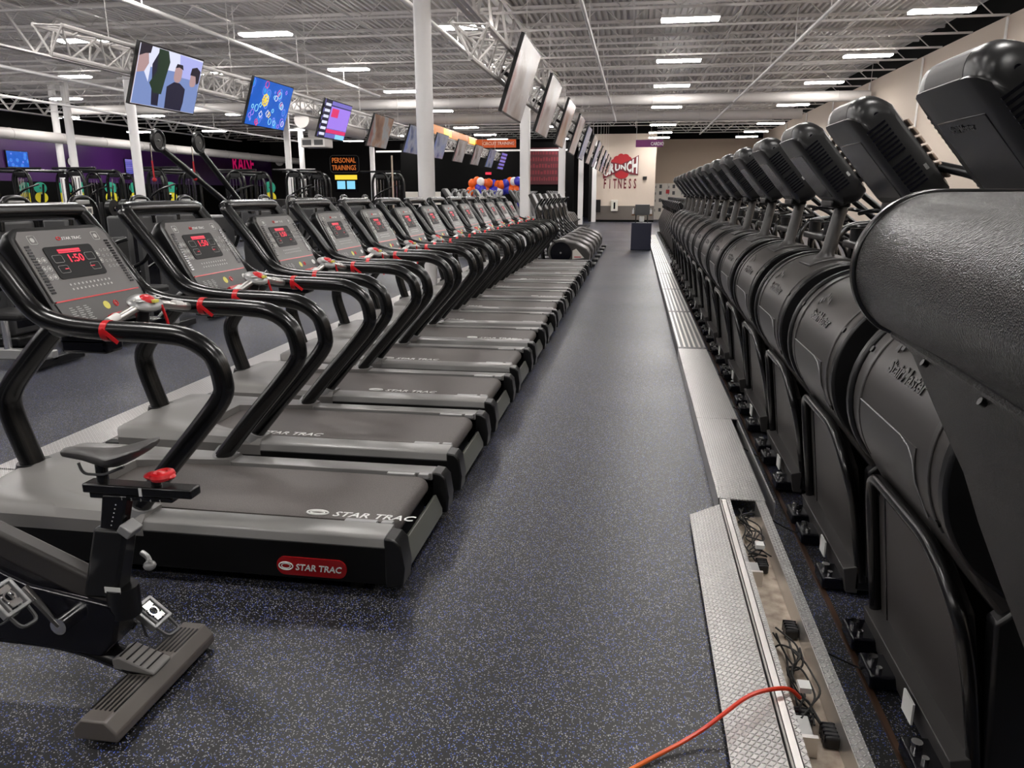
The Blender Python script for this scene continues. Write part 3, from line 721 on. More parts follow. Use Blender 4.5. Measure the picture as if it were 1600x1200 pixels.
# ------------------------------------------------------------------ stair climbers
SY, SP = 2.28, 1.085
def drumprof(cx, cz, r, a0, a1, n=26): return [(cx + r * math.cos(math.radians(a0 + (a1 - a0) * i / n)), cz + r * math.sin(math.radians(a0 + (a1 - a0) * i / n))) for i in range(n + 1)]
def make_climber():
    ox = 1.1; t = thing('stair_climber', 'x', 'stair climber', (ox, SY, 0), group='row of stair climbers right of the aisle')
    def B(): return MB((ox, 0, 0))
    cx, cz, r = 1.09, .93, .325
    prof = drumprof(cx, cz, r, 40, 215) + [(.90, .62), (1.0, .5), (1.4, .5), (1.45, 1.0)]
    dr = B().prism(prof, 'y', -.40, .40).build('drum_shroud', M['shell'], t, bevel=.012, seg=3)
    for s in (-1, 1):
        pr2 = drumprof(cx, cz, r + .012, 30, 222) + [(1.0, .58), (1.35, .8)]
        B().prism(pr2, 'y', s * .40, s * .445).build('drum_rim', M['black'], t, bevel=.01)
        B().prism(drumprof(cx, cz, r + .006, 60, 214, 22) + drumprof(cx, cz, r - .02, 214, 60, 22), 'y', s * .30, s * .325).build('trim_band', M['shroud'], dr, bevel=.003)
    # lower gloss patch with edge line
    pp = drumprof(cx, cz, r + .004, 178, 214, 12); B().prism(pp + drumprof(cx, cz, r - .02, 214, 178, 12), 'y', -.22, .29).build('lower_patch', M['shroud'], dr)
    ln = B(); pth = [(cx + (r + .005) * math.cos(math.radians(a)), y, cz + (r + .005) * math.sin(math.radians(a))) for y, a in [(.29, 178), (-.1, 178), (-.17, 180), (-.21, 185), (-.22, 195), (-.22, 214)]]
    ln.tube(pth, .0022, 5); ln.build('patch_line', M['pod'], dr)
    hs = B()
    for y, a in ((.36, 150), (-.36, 150), (-.36, 205)):
        c = Vector((cx + r * math.cos(math.radians(a)), y, cz + r * math.sin(math.radians(a)))); nn = Vector((math.cos(math.radians(a)), 0, math.sin(math.radians(a)))); hs.disc(c + nn * .006, nn, .011, .007, 14)
    hs.build('bolt', M['text_dark'], dr)
    a = math.radians(152); nn = Vector((math.cos(a), 0, math.sin(a))); up_ = Vector((math.sin(a), 0, -math.cos(a))) * (1 if math.sin(a) > 0 else -1)
    up_ = Vector((-nn.z, 0, nn.x)); up_ = up_ if up_.z > 0 else -up_
    tx = B(); tx.text('StairMaster', plane_mat(Vector((cx, .17, cz)) + nn * (r + .0025) - up_ * .022, (0, -1, 0), up_), .066, .003, bold=.02); tx.build('brand_print', M['text_dark'], dr)
    st = B()
    for k in range(6): st.box(-.012, .012, -.012, .012, -.001, .001, plane_mat(Vector((cx, .20 - k * .03, cz)) + nn * (r + .001) + up_ * (.055 + .012 * k if k < 3 else .10 - .012 * (k - 3)), (0, -1, 0), up_))
    st.build('brand_emblem', M['text_dark'], dr)
    # panel above with mast
    B().prism(drumprof(cx, cz, r + .012, 78, 118, 10) + drumprof(cx, cz, r - .02, 118, 78, 10), 'y', -.14, .14).build('mast_plate', M['shroud'], t, bevel=.005)
    B().tube([(1.045, 0, 1.235), (1.05, 0, 1.27), (1.055, 0, 1.29), (1.115, 0, 1.6)], .034, 16, rs=[2.0, 1.35, 1.05, 1]).build('mast', M['shroud'], t)
    # console: profile swept along Y with shrinking ends
    base = [(1.035, 1.565), (.80, 1.845), (.785, 1.88), (.79, 1.925), (.82, 1.955), (.865, 1.958), (.915, 1.935), (.945, 1.90), (1.155, 1.645), (1.165, 1.60), (1.14, 1.565), (1.09, 1.55)]
    cc = Vector((sum(p[0] for p in base) / 12, 0, sum(p[1] for p in base) / 12)); big = []
    n = len(base)
    for i in range(n):
        p0, p1, p2, p3 = [Vector(base[(i + k) % n]) for k in (-1, 0, 1, 2)]
        for k in range(3):
            q = k / 3; big.append(.5 * ((2 * p1) + (p2 - p0) * q + (2 * p0 - 5 * p1 + 4 * p2 - p3) * q * q + (3 * p1 - p0 - 3 * p2 + p3) * q ** 3))
    def sec(y, s): return [(cc.x + (p[0] - cc.x) * s, y, cc.z + (p[1] - cc.z) * s) for p in big]
    con = B().loft([sec(-.235, .60), sec(-.23, .80), sec(-.21, .93), sec(-.17, .995), sec(-.1, 1.0), sec(.1, 1.0), sec(.17, .995), sec(.21, .93), sec(.23, .8), sec(.235, .6)]).build('console', M['shell2'], t)
    ax = Vector((1.035 - .80, 0, 1.565 - 1.845)).normalized()
    nb = Vector((ax.z, 0, -ax.x)); nb = nb if nb.x < 0 else -nb
    # back gloss window
    PMk = plane_mat(Vector((.80, .14, 1.845)) + ax * .03 + nb * .001, (0, -1, 0), -ax)
    def quad(b, u0, u1, v0, v1, z0, z1): return b.box(u0, u1, v0, v1, z0, z1, PMk)
    gp = quad(B(), -.02, .29, -.31, -.035, -.01, .0025).build('rear_window', M['gloss'], con, bevel=.004)
    B().text('StairMaster', PMk @ Matrix.Translation((.045, -.075, .0045)), .032, .001, bold=.01).build('window_print', M['darkgrey'], gp)
    sub = [Vector((cc.x + (p[0] - cc.x) * 1.003, 0, cc.z + (p[1] - cc.z) * 1.003)) for p in big[4:11]]
    B().prism([(p.x, p.z) for p in sub] + [(p[0], p[1]) for p in [(cc.x + (q_.x - cc.x) * .9, cc.z + (q_.z - cc.z) * .9) for q_ in sub[::-1]]], 'y', -.13, .13).build('cap_band', M['panelgrey'], con)
    # end vents: slots on both end faces
    nrm = Vector((-ax.z, 0, ax.x))
    for s in (-1, 1):
        v = B()
        for k in range(16):
            if k == 8: continue
            c = Vector((.885, s * .2355, 1.815)) + ax * (.018 * k - .03)
            v.box(-.035, .04, -.004, .004, -.002, .002, plane_mat(c, nrm, ax))
        v.build('vent_slots', M['gloss'], con)
        B().disc((.865, s * .222, 1.885), (0, s, 0), .009, .012, 12).build('screw_hole', M['gloss'], con)
        B().box(-.012, .012, -.002, .002, -.006, .006, plane_mat(Vector((1.06, s * .233, 1.70)), ax, (0, 1, 0))).build('end_label', M['white'], con)
    kp = B(); nf = -nb
    for k in range(7):
        c = Vector((.985, -.19, 1.855)) + ax * (.04 * k) ; kp.box(-.016, .016, -.03, .03, -.004, .006, plane_mat(c + nf * .004, ax, (0, 1, 0)))
    kp.build('key_strip', M['tan'], con, bevel=.003)
    B().box(1.02, 1.12, -.12, .12, 1.53, 1.57).build('console_neck', M['black'], t, bevel=.01)
    # front panel with tubular frame
    e = .0
    loop = smooth_path([(.93, .38, .07), (.86, .385, .58), (.845, .33, .66), (.845, -.20, .66), (.86, -.37, .56), (.905, -.385, .40), (.965, -.385, .07)], .10, 7)
    B().tube(loop, .022, 12).build('panel_frame', M['tube'], t)
    pn = [(.365, .08), (.365, .57), (.32, .635), (-.19, .635), (-.35, .54), (-.37, .40), (-.37, .08)]
    def px(z): return .875 + (.60 - z) * .13
    pb = B(); pb.add([(px(z), y, z) for y, z in pn] + [(px(z) + .03, y, z) for y, z in pn], [(i, (i + 1) % 7, 7 + (i + 1) % 7, 7 + i) for i in range(7)] + [tuple(range(7))[::-1], tuple(range(7, 14))]); pb.build('front_panel', M['panelgrey'], t, bevel=.004)
    B().tube([(px(.12) - .001, .29, .12), (px(.6) - .001, .29, .6)], .003, 5).build('panel_crease', M['tube'], t)
    B().prism([(.885, .125), (.95, .14), (.95, .02), (.905, .02)], 'y', -.40, .40).build('kick_plate', M['shroud'], t, bevel=.003)
    # base and feet
    bs = B(); bs.box(.93, 2.3, -.40, .40, .03, .12); bs.build('base_frame', M['black'], t, bevel=.01)
    for y in (-.30, .12, .34):
        ft = B(); ft.box(.82, .96, y - .07, y + .07, .012, .065); ft = ft.build('foot_bracket', M['gloss'], t, bevel=.008)
        B().cyl((.85, y + .02, .06), (.85, y + .02, .085), .016, 12).cyl((.855, y - .035, .06), (.855, y - .035, .078), .010, 10).cyl((.87, y, 0), (.87, y, .02), .03, 12).build('bolt', M['chrome'], ft)
    B().box(.862, .868, -.19, -.11, .07, .14).build('serial_label', M['white'], t)
    # body sides
    bd = [(.97, .1), (.93, .55), (1.0, .62), (1.3, .85), (1.42, 1.1), (1.55, 1.02), (2.3, .35), (2.3, .1)]
    for s in (-1, 1): B().prism(bd, 'y', s * .36, s * .42).build('side_cover', M['black'], t, bevel=.01)
    for k in range(5): B().box(1.42 + k * .19, 1.66 + k * .19, -.34, .34, .88 - k * .19, .93 - k * .19).build('step', M['shroud'], t, bevel=.006)
    for s in (-1, 1):
        B().tube(smooth_path([(1.12, s * .20, 1.70), (1.22, s * .36, 1.66), (1.55, s * .36, 1.40), (2.05, s * .37, 1.12), (2.15, s * .37, .9), (2.18, s * .37, .35)], .09), .019, 10).build('handrail', M['tube'], t)
        B().tube(smooth_path([(1.30, s * .34, 1.0), (1.26, s * .34, 1.30), (1.34, s * .30, 1.40), (1.5, s * .33, 1.42)], .06), .022, 10).build('upright', M['tube'], t)
        c = B(); c.ring((1.26, s * .22, 1.42), (0, 0, 1), .05, .008, 20, 6); c.tube([(1.26, s * .22, 1.30), (1.26, s * .22, 1.41)], .042, 14); c.build('cup_holder', M['black'], t)
        B().tube(smooth_path([(1.16, s * .14, 1.5), (1.2, s * .26, 1.52), (1.3, s * .27, 1.5), (1.36, s * .2, 1.46)], .05), .011, 8).build('front_grip', M['tube'], t)
    B().box(1.2, 1.34, -.3, .3, 1.3, 1.34).build('accessory_shelf', M['black'], t, bevel=.01)
    return t
sm = make_climber()
for i in range(15):
    lab = ('black stair climber with full console, nearest behind the pebbled shroud' if i == 0 else 'black stair climber at the far end of the right row' if i == 14 else f'black stair climber, {ORD[i]} full console from the camera in the right row')
    if i == 0: sm['label'] = lab
    else: dup(sm, (1.1, SY + SP * i, 0), lab)

# nearest climber, its side cowling close to the lens
t = thing('stair_climber', 'closest stair climber at the right frame edge, its big pebbled black round cowling', 'stair climber', (1.0, 1.1, 0))
def B(): return MB((1.0, 1.1, 0))
cw = drumprof(.575, 1.425, .19, 60, 215, 26)
tail = [(.475, 1.30), (.52, 1.24), (.60, 1.12), (.68, .98), (.76, .84), (.84, .66), (.92, .40), (.96, .10), (1.3, .1), (1.3, 1.3)]
# cowling barrel
arcp = drumprof(.515, 1.475, .128, 90, 232, 28)
B().prism(arcp + [(.62, 1.28), (1.0, 1.2), (1.0, 1.6)], 'y', .62, 1.43).build('round_cowling', M['vinyl'], t, bevel=.004)
B().prism(drumprof(.515, 1.475, .134, 88, 236, 30) + [(.62, 1.29), (1.0, 1.25), (1.0, 1.607)], 'y', 1.42, 1.445).build('cowling_rim', M['tube'], t, bevel=.006)
lp = [(.452, 1.37), (.492, 1.325), (.538, 1.235), (.575, 1.165), (.605, 1.11), (.643, 1.015), (.70, .89), (.765, .75), (.83, .58), (.88, .38), (.91, .08), (1.4, .08), (1.4, 1.3), (.6, 1.38)]
B().prism(lp, 'y', .62, 1.41).build('side_cover', M['vinyl'], t, bevel=.006)
cr = B(); cr.tube([(.46, 1.40, 1.362), (.475, 1.1, 1.345), (.49, .9, 1.33), (.51, .62, 1.30)], .010, 8); cr.build('cover_seam', M['vinyl'], t)
sc = B()
for p in ((.492, 1.33, 1.322), (.498, 1.12, 1.312), (.505, .95, 1.298)): sc.disc(p, (-1, 0, .5), .006, .01, 10)
sc.build('bolt', M['text_dark'], t)

# ------------------------------------------------------------------ cable trough beside the climbers
tr = thing('cable_trough', 'open aluminium floor trough without lid beside the stair climbers', 'cable trough', (.57, 2.6, 0))
def B(): return MB((.57, 2.6, 0))
yA, yB2 = .9, 3.70
B().box(.50, .665, yA, yB2, .002, .008).build('trough_floor', M['dust'], tr)
B().prism([(.468, 0), (.474, .098), (.480, .10), (.480, 0)], 'y', yA, yB2).build('trough_rail', M['alu'], tr)
B().box(.484, .505, yA, yB2, .002, .098).build('trough_rail', M['alu'], tr)
B().box(.508, .526, yA, yB2, .002, .1).build('diamond_strip', M['diamond'], tr)
B().box(.655, .695, yA, yB2, .002, .1).build('diamond_strip', M['diamond'], tr)
for y in (2.05, 3.05):
    if y < 2.5: B().box(.651, .6545, yA, yB2, .008, .098).build('trough_liner', M['alu'], tr)
    j = B().box(.528, .575, y - .05, y + .05, .008, .06).build('outlet_box', M['metalgrey'], tr, bevel=.003)
    B().box(.527, .58, y - .07, y - .055, .008, .075).build('bracket', M['alu'], j)
# lying lid
lid = MB((.41, 2.7, 0)); lid.box(-.078, .078, -.98, .93, -.003, .003)
lo = lid.build('trough_lid', M['diamond'], smooth=False, loc=(.405, 2.70, 0)); lo.data.transform(Matrix.Translation((.41, 2.7, 0)))
lo.location = (.397, 2.70, .062); lo.rotation_euler = (0, math.radians(-25), 0)
tag(lo, 'loose diamond plate trough lid leaning on the near left edge of the open trough', 'channel cover')
ends = [3.70, 5.15, 7.6, 10.05, 12.5, 14.95, 17.4, 19.85, 22.3, 24.75, 27.2, 29.65]
for k in range(len(ends) - 1):
    a, b_ = ends[k] + .004, ends[k + 1] - .004
    o = thing('channel_cover', f'{ORD[k]} fitted silver cover from the open trough, along the stair climber row', 'channel cover', (.58, a, 0), group='fitted channel covers beside the stair climbers')
    q = MB((.58, a, 0)); q.box(.475, .745 if k else .70, a, b_, .094, .1); q.box(.468, .475, a, b_, .0, .1); q.build('top_plate', M['diamond'] if k < 2 else M['darkgrey'], o, smooth=False)
    q = MB((.58, a, 0))
    for j in range(6): q.box(.478 + j * .049, .498 + j * .049, a + .05, b_ - .05, .1, .106)
    if k > 1: q.build('raised_rib', M['alu'], o, smooth=False)
    MB((.58, a, 0)).box(.74, .748, a, b_, 0, .094).build('side_plate', M['diamond'], o, smooth=False)
# things inside the trough
def cordset(y0, lab, n=7, seed=1):
    rnd = random.Random(seed); t = thing('cable_tangle', lab, 'cables', (.58, y0, 0), group='cable tangles inside the open trough')
    for k in range(n):
        x = .60; pts = []
        for i in range(7): pts.append((.59 + rnd.uniform(-.05, .06), y0 + (i - 3) * .075 + rnd.uniform(-.03, .03), .02 + rnd.random() * .055))
        MB((.58, y0, 0)).tube(smooth_path(pts, .05, 5), .0035, 6).build('cord_strand', M['rubber'], t)
    return t
cordset(2.32, 'tangled black power cords in the nearer half of the open trough')
cordset(3.42, 'tangled black power cords at the far end of the open trough', 8, 5)
def plug(x, y, lab, s=1):
    t = thing('power_plug', lab, 'plug', (x, y, .01)); MB().box(-.022, .022, -.04, .04, 0, .04).build('plug_body', M['black'], t, bevel=.008)
    r = MB()
    for k in range(4): r.box(-.0235, .0235, -.03 + k * .018, -.024 + k * .018, .002, .041)
    r.build('ridge', M['gloss'], t)
plug(.625, 2.63, 'black ribbed plug against the right trough edge, midway along the open trough')
plug(.60, 3.13, 'black ribbed plug under the white tag in the far part of the trough')
plug(.632, 2.06, 'black ribbed plug beside the nearest outlet box')
plug(.565, 2.12, 'black plug pushed into the nearest outlet box')
for y, x, w in ((2.21, .585, 'near the orange cord end'), (3.22, .6, 'at the far end of the open trough')):
    tag(MB().box(-.018, .018, -.022, .022, 0, .018).build('paper_tag', M['white'], loc=(x, y, .075)), f'small white tag on the black cords {w}', 'label tag')
# orange cord
oc = smooth_path([(-.35, 1.50, .006), (-.1, 1.72, .006), (.10, 1.90, .008), (.24, 2.0, .03), (.33, 2.06, .075), (.40, 2.10, .115), (.475, 2.13, .122), (.53, 2.15, .115), (.565, 2.17, .07)], .12, 6)
tag(MB().tube(oc, .0065, 8).build('extension_cord', M['orangecord']), 'orange extension cord running from the aisle floor over the lid into the trough', 'cord')
# copper strip on the floor
tag(MB().prism([(.815, 0), (.817, .01), (.835, .01), (.838, 0)], 'y', .8, 17.5).build('floor_strip', M['copper']), 'thin copper coloured strip on the floor between trough and stair climbers', 'floor strip')
for k in range(6):
    y = 2.4 + k * 1.085
    tag(MB().tube(smooth_path([(.70, y, .09), (.78, y + .05, .10 - .07), (.86, y + .02, .012), (.93, y, .06)], .05), .0035, 6).build('cable_lead', M['rubber']), f'thin black lead from the floor strip to the {ORD[k]} full stair climber', 'cord', 'leads into the stair climbers')

# ------------------------------------------------------------------ exercise bike
bk = thing('exercise_bike', 'black indoor cycling bike at the lower left corner, seat and rear foot visible', 'exercise bike', (-1.7, 1.97, 0))
def B(): return MB((-1.7, 1.97, 0))
yc_ = 1.97
# rear stabiliser with ribs, wide in X, long in Y
st = B(); st.prism([(-1.60, .02), (-1.60, .055), (-1.57, .088), (-1.49, .088), (-1.455, .05), (-1.455, .02)], 'y', 1.70, 2.24)
rs = st.build('rear_stabiliser', new_mat('taupe_stabiliser', (.10, .088, .08), .4), bk, bevel=.006)
rb = B()
for s in (0, 1):
    ya_, yb_ = ((1.75, 1.92), (2.06, 2.2))[s]
    for k in range(6): rb.box(-1.573 + k * .0155, -1.568 + k * .0155, ya_, yb_, .088, .0905)
rb.build('grip_rib', M['black'], rs)
for y in (1.74, 2.2): B().cyl((-1.53, y, 0), (-1.53, y, .03), .025, 12).build('levelling_foot', M['rubber'], rs)
# lower frame beam
B().tube(smooth_path([(-2.9, yc_, .20), (-2.1, yc_, .17), (-1.80, yc_, .165), (-1.64, yc_, .12), (-1.52, yc_, .075)], .12), .045, 12, r2=.03, ref=(0, 1, 0)).build('lower_beam', M['tube'], bk)
sp_ = B(); sp_.prism([(-1.625, .10), (-1.625, .135), (-1.60, .145), (-1.48, .10), (-1.48, .088)], 'y', yc_ - .045, yc_ + .05); stp = sp_.build('step_plate', M['hood'], bk, bevel=.005)
rr_ = B()
for k in range(5): rr_.box(0, .004, -.04, .045, 0, .003, Matrix.Translation((-1.598 + k * .023, yc_, .1455 - k * .0086)))
rr_.build('grip_rib', M['black'], stp)
# belt cover body
cov = [(-2.6, .50), (-2.1, .47), (-1.88, .38), (-1.66, .345), (-1.60, .335), (-1.575, .30), (-1.60, .20), (-1.66, .14), (-1.9, .16), (-2.6, .2)]
B().prism(cov, 'y', yc_ - .05, yc_ + .05).build('drive_cover', M['gloss'], bk, bevel=.012)
# main diagonal beam
B().box(0, 1.22, -.032, .032, -.045, .045, Matrix.Translation((-2.70, yc_, .815)) @ Matrix.Rotation(math.radians(23.5), 4, 'Y')).build('main_beam', M['panelgrey'], bk, bevel=.014, seg=3)
B().cyl((-1.585, yc_ - .0, .28), (-1.585, yc_, .38), .05, 14).build('frame_end', M['black'], bk)
# front half of the bike, outside the frame
B().cyl((-2.72, yc_ - .03, .33), (-2.72, yc_ + .03, .33), .24, 30).build('flywheel', M['darkgrey'], bk, bevel=.006)
B().tube(smooth_path([(-2.66, yc_, .80), (-2.74, yc_, .92), (-2.80, yc_, 1.12)], .05), .032, 12).build('handlebar_post', M['tube'], bk)
B().tube(smooth_path([(-2.62, yc_ - .2, 1.17), (-2.86, yc_ - .2, 1.20), (-2.90, yc_ - .1, 1.16), (-2.80, yc_, 1.13), (-2.90, yc_ + .1, 1.16), (-2.86, yc_ + .2, 1.20), (-2.62, yc_ + .2, 1.17)], .05), .016, 10).build('handlebar', M['rubber'], bk)
for s_ in (-1, 1): B().tube([(-2.66, yc_ + s_ * .05, .80), (-2.90, yc_ + s_ * .05, .10)], .02, 8).build('fork', M['tube'], bk)
B().prism([(-3.0, .02), (-3.0, .07), (-2.97, .09), (-2.87, .09), (-2.84, .07), (-2.84, .02)], 'y', 1.72, 2.22).build('front_stabiliser', M['black'], bk, bevel=.006)
for y in (1.76, 2.18): B().cyl((-2.92, y, 0), (-2.92, y, .03), .025, 12).build('levelling_foot', M['rubber'], bk)
# seat tube and post
B().loft([[(-1.585, yc_ - .04, .35), (-1.585, yc_ + .04, .35), (-1.70, yc_ + .04, .35), (-1.70, yc_ - .04, .35)], [(-1.52, yc_ - .032, .585), (-1.52, yc_ + .032, .585), (-1.635, yc_ + .032, .59), (-1.635, yc_ - .032, .59)]]).build('seat_tube', M['black'], bk, bevel=.012)
B().loft([[(-1.545, yc_ - .022, .58), (-1.545, yc_ + .022, .58), (-1.62, yc_ + .022, .58), (-1.62, yc_ - .022, .58)], [(-1.51, yc_ - .022, .70), (-1.51, yc_ + .022, .70), (-1.595, yc_ + .022, .70), (-1.595, yc_ - .022, .70)]]).build('seat_post', M['tube'], bk, bevel=.006)
sd = B()
for k in range(6): sd.disc((-1.575 + .005 * k, yc_ - .0225, .60 + .014 * k), (0, -1, 0), .0022, .001, 6)
sd.build('height_mark', M['white'], bk)
B().box(-.022, .022, -.05, .012, -.015, .015, Matrix.Translation((-1.515, yc_, .592)) @ Matrix.Rotation(math.radians(35), 4, 'Y')).build('clamp_lever', M['pod'], bk, bevel=.004)
sl = B(); sl.box(-1.655, -1.29, yc_ - .028, yc_ + .028, .705, .735); sl.box(-1.64, -1.36, yc_ - .02, yc_ + .02, .685, .706); slide = sl.build('seat_slider', M['tube'], bk, bevel=.005)
pm = B()
for k in range(5): pm.text(str(k + 1), plane_mat((-1.525 + k * .032, yc_ - .0285, .69), (1, 0, 0), (0, 0, 1)), .012, .001)
pm.build('scale_print', M['grey'], slide)
B().box(-1.462, -1.452, yc_ - .029, yc_ - .027, .706, .732).build('slider_arrow', M['white'], slide)
kn = B(); kn.ball((-1.405, yc_, .765), .052, .03, .014, 14, 8); kn.ring((-1.395, yc_, .768), (0, 0, 1), .03, .013, 16, 8, R2=.022); kn.build('adjust_knob', M['red'], bk)
B().cyl((-1.42, yc_, .735), (-1.42, yc_, .765), .016, 10).build('knob_stem', M['black'], bk)
# saddle
B().cyl((-1.60, yc_, .73), (-1.60, yc_, .79), .018, 12).build('saddle_post', M['tube'], bk)
B().tube(smooth_path([(-1.66, yc_ - .02, .80), (-1.65, yc_ - .02, .765), (-1.58, yc_ - .02, .765), (-1.5, yc_ - .03, .80)], .02), .0045, 8).build('saddle_rail', M['darkgrey'], bk)
secs = []
for x, w, zt, th in ((-1.725, .006, .832, .012), (-1.718, .02, .838, .028), (-1.70, .024, .842, .034), (-1.65, .028, .842, .040), (-1.60, .036, .842, .052), (-1.56, .055, .848, .062), (-1.52, .078, .856, .060), (-1.48, .088, .866, .050), (-1.445, .080, .872, .036), (-1.425, .05, .872, .022), (-1.42, .02, .870, .01)):
    ring = []
    for k in range(20):
        a = 2 * PI * k / 20; y = w * math.cos(a); z = math.sin(a)
        dip = -.010 * (1 - (y / max(w, .001)) ** 2) * (w > .05)
        ring.append((x, yc_ + y, zt - th * .35 + (th * .35 * z if z > 0 else th * .65 * z) + (dip if z > 0 else 0)))
    secs.append(ring)
B().loft(secs).build('saddle', M['shroud'], bk)
# cranks and pedals
crank = B(); crank.tube([(-1.75, yc_ - .09, .275), (-1.85, yc_ - .10, .405)], .016, 8, r2=.01); crank.build('crank_arm', M['chrome'], bk)
crank = B(); crank.tube([(-1.75, yc_ + .07, .275), (-1.63, yc_ + .09, .17)], .016, 8, r2=.01); crank.build('crank_arm', M['tube'], bk)
B().cyl((-1.75, yc_ - .10, .275), (-1.75, yc_ + .08, .275), .028, 14).build('crank_hub', M['chrome'], bk)
def pedal(x, y, z, rot):
    T = Matrix.Translation((x, y, z)) @ Matrix.Rotation(rot, 4, 'Y')
    p = B(); 
    for s in (-1, 1): p.box(-.05, .05, s * .042 - .006, s * .042 + .006, -.012, .012, T); p.box(s * .046 - .006, s * .046 + .006, -.045, .045, -.012, .012, T)
    for s in (-.02, .02): p.box(-.05, .05, s - .004, s + .004, -.008, .008, T)
    o = p.build('pedal', M['pod'], bk, bevel=.003)
    q = B(); q.ring(T @ Vector((.0, 0, .01)), T.to_3x3() @ Vector((0, 0, 1)), .018, .006, 12, 6); q.box(-.035, -.018, -.02, .02, .0, .018, T); q.box(.018, .035, -.02, .02, .0, .018, T); q.build('cleat_binding', M['chrome'], o)
    q = B(); q.tube(smooth_path([T @ Vector((.05, -.035, 0)), T @ Vector((.10, -.03, .0)), T @ Vector((.105, .03, 0)), T @ Vector((.05, .035, 0))], .02), .006, 6); q.tube(smooth_path([T @ Vector((.0, -.045, -.01)), T @ Vector((.05, -.045, -.05)), T @ Vector((.05, .045, -.05)), T @ Vector((.0, .045, -.01))], .02), .005, 6, r2=.003); q.build('toe_cage', M['darkgrey'], o)
pedal(-1.845, yc_ - .17, .405, math.radians(50))
pedal(-1.60, yc_ + .14, .195, math.radians(40))
lv = B(); lv.tube(smooth_path([(-1.53, yc_ + .04, .48), (-1.50, yc_ + .03, .47), (-1.47, yc_ - .01, .46)], .02), .009, 8); lv.ball((-1.47, yc_ - .01, .465), .02, .02, .016, 10, 6); lv.build('post_knob', M['pod'], bk)
B().box(-1.615, -1.56, yc_ - .0425, yc_ - .040, .375, .395, ).build('serial_label', M['white'], bk)

# ------------------------------------------------------------------ cross trainers past the stair climbers (right)
def make_xt():
    t = thing('cross_trainer', 'x', 'cross trainer', (1.3, 0, 0), group='cross trainers beyond the stair climbers')
    def B(): return MB((1.3, 0, 0))
    B().prism([(.95, .06), (.86, .55), (1.02, .95), (1.18, 1.22), (1.28, 1.22), (1.3, .9), (1.5, .5), (1.6, .06)], 'y', -.16, .16).build('front_shroud', M['shell'], t, bevel=.03)
    B().prism([(1.02, 1.16), (.92, 1.38), (.98, 1.42), (1.18, 1.2)], 'y', -.22, .22).build('console', M['black'], t, bevel=.015)
    B().box(.85, 2.4, -.06, .06, .03, .1).box(.85, .93, -.33, .33, 0, .08).box(2.3, 2.38, -.33, .33, 0, .08).build('base_frame', M['tube'], t, bevel=.01)
    for s in (-1, 1):
        B().tube(smooth_path([(1.35, s * .25, .4), (1.3, s * .27, 1.0), (1.2, s * .27, 1.25), (1.24, s * .24, 1.45)], .1), .02, 8).build('arm', M['tube'], t)
        B().box(1.6, 2.0, s * .2 - .08, s * .2 + .08, .28, .33).build('foot_pedal', M['rubber'], t, bevel=.01)
        B().ball((1.24, s * .24, 1.46), .03).build('grip', M['darkgrey'], t)
    B().box(1.0, 1.2, -.14, .14, 1.05, 1.15).build('cup_holder', M['gloss'], t)
    return t
xt = make_xt()
for i in range(14):
    lab = f'slanted black cross trainer, {ORD[i]} beyond the last stair climber on the right'
    y = 18.9 + i * 1.02
    if i == 0: xt.location = (1.35, y, 0); xt['label'] = lab
    else: dup(xt, (1.35, y, 0), lab)

# ------------------------------------------------------------------ rounded shrouded machines past the treadmills (left of the aisle)
def make_arc():
    t = thing('arc_trainer', 'x', 'cross trainer', (-1.6, 0, 0), group='rounded cross trainers beyond the treadmills')
    def B(): return MB((-1.6, 0, 0))
    pr = drumprof(-1.62, .33, .29, 200, 60, 20) + [(-1.30, .55), (-1.05, .42), (-.98, .30), (-1.0, .12), (-1.1, .05), (-1.8, .05)]
    B().prism(pr, 'y', -.30, .34).build('drum_shroud', M['shell'], t, bevel=.03, seg=3)
    B().cyl((-1.62, -.335, .33), (-1.62, -.30, .33), .235, 30).build('drum_side', M['gloss'], t)
    B().cyl((-1.62, -.345, .33), (-1.62, -.33, .33), .02, 12).build('hub', M['chrome'], t)
    B().prism([(-1.36, .38), (-1.28, .42), (-1.1, .22), (-1.36, .19)], 'y', -.315, -.30).build('side_badge', M['lockers'], t)
    B().prism([(-1.32, .23), (-1.17, .23), (-1.17, .25), (-1.32, .25)], 'y', -.32, -.315).build('badge_stripe', M['logo_red'], t)
    for s in (-1, 1): B().tube(smooth_path([(-1.7, s * .3, .5), (-2.1, s * .32, .9), (-2.2, s * .3, 1.3), (-2.05, s * .28, 1.5)], .1), .022, 8).build('arm', M['tube'], t)
    B().prism([(-2.2, 1.2), (-2.38, 1.58), (-2.30, 1.62), (-2.1, 1.24)], 'y', -.22, .22).build('console', M['shell'], t, bevel=.02)
    B().tube([(-2.05, 0, .15), (-2.2, 0, 1.25)], .05, 10).build('mast', M['tube'], t)
    B().box(-2.5, -1.1, -.08, .08, .03, .1).box(-2.5, -2.4, -.3, .3, 0, .08).build('base_frame', M['darkgrey'], t)
    B().box(-1.0, -.86, -.26, .26, .03, .09).build('rear_foot', M['black'], t, bevel=.02)
    return t
ar = make_arc(); Y0 = TY + TP * 13 + .75
for i in range(6):
    lab = f'rounded grey-shrouded cross trainer, {ORD[i]} beyond the last treadmill'
    if i == 0: ar.location = (-1.6, Y0, 0); ar['label'] = lab
    else: dup(ar, (-1.6, Y0 + i * 1.25, 0), lab)
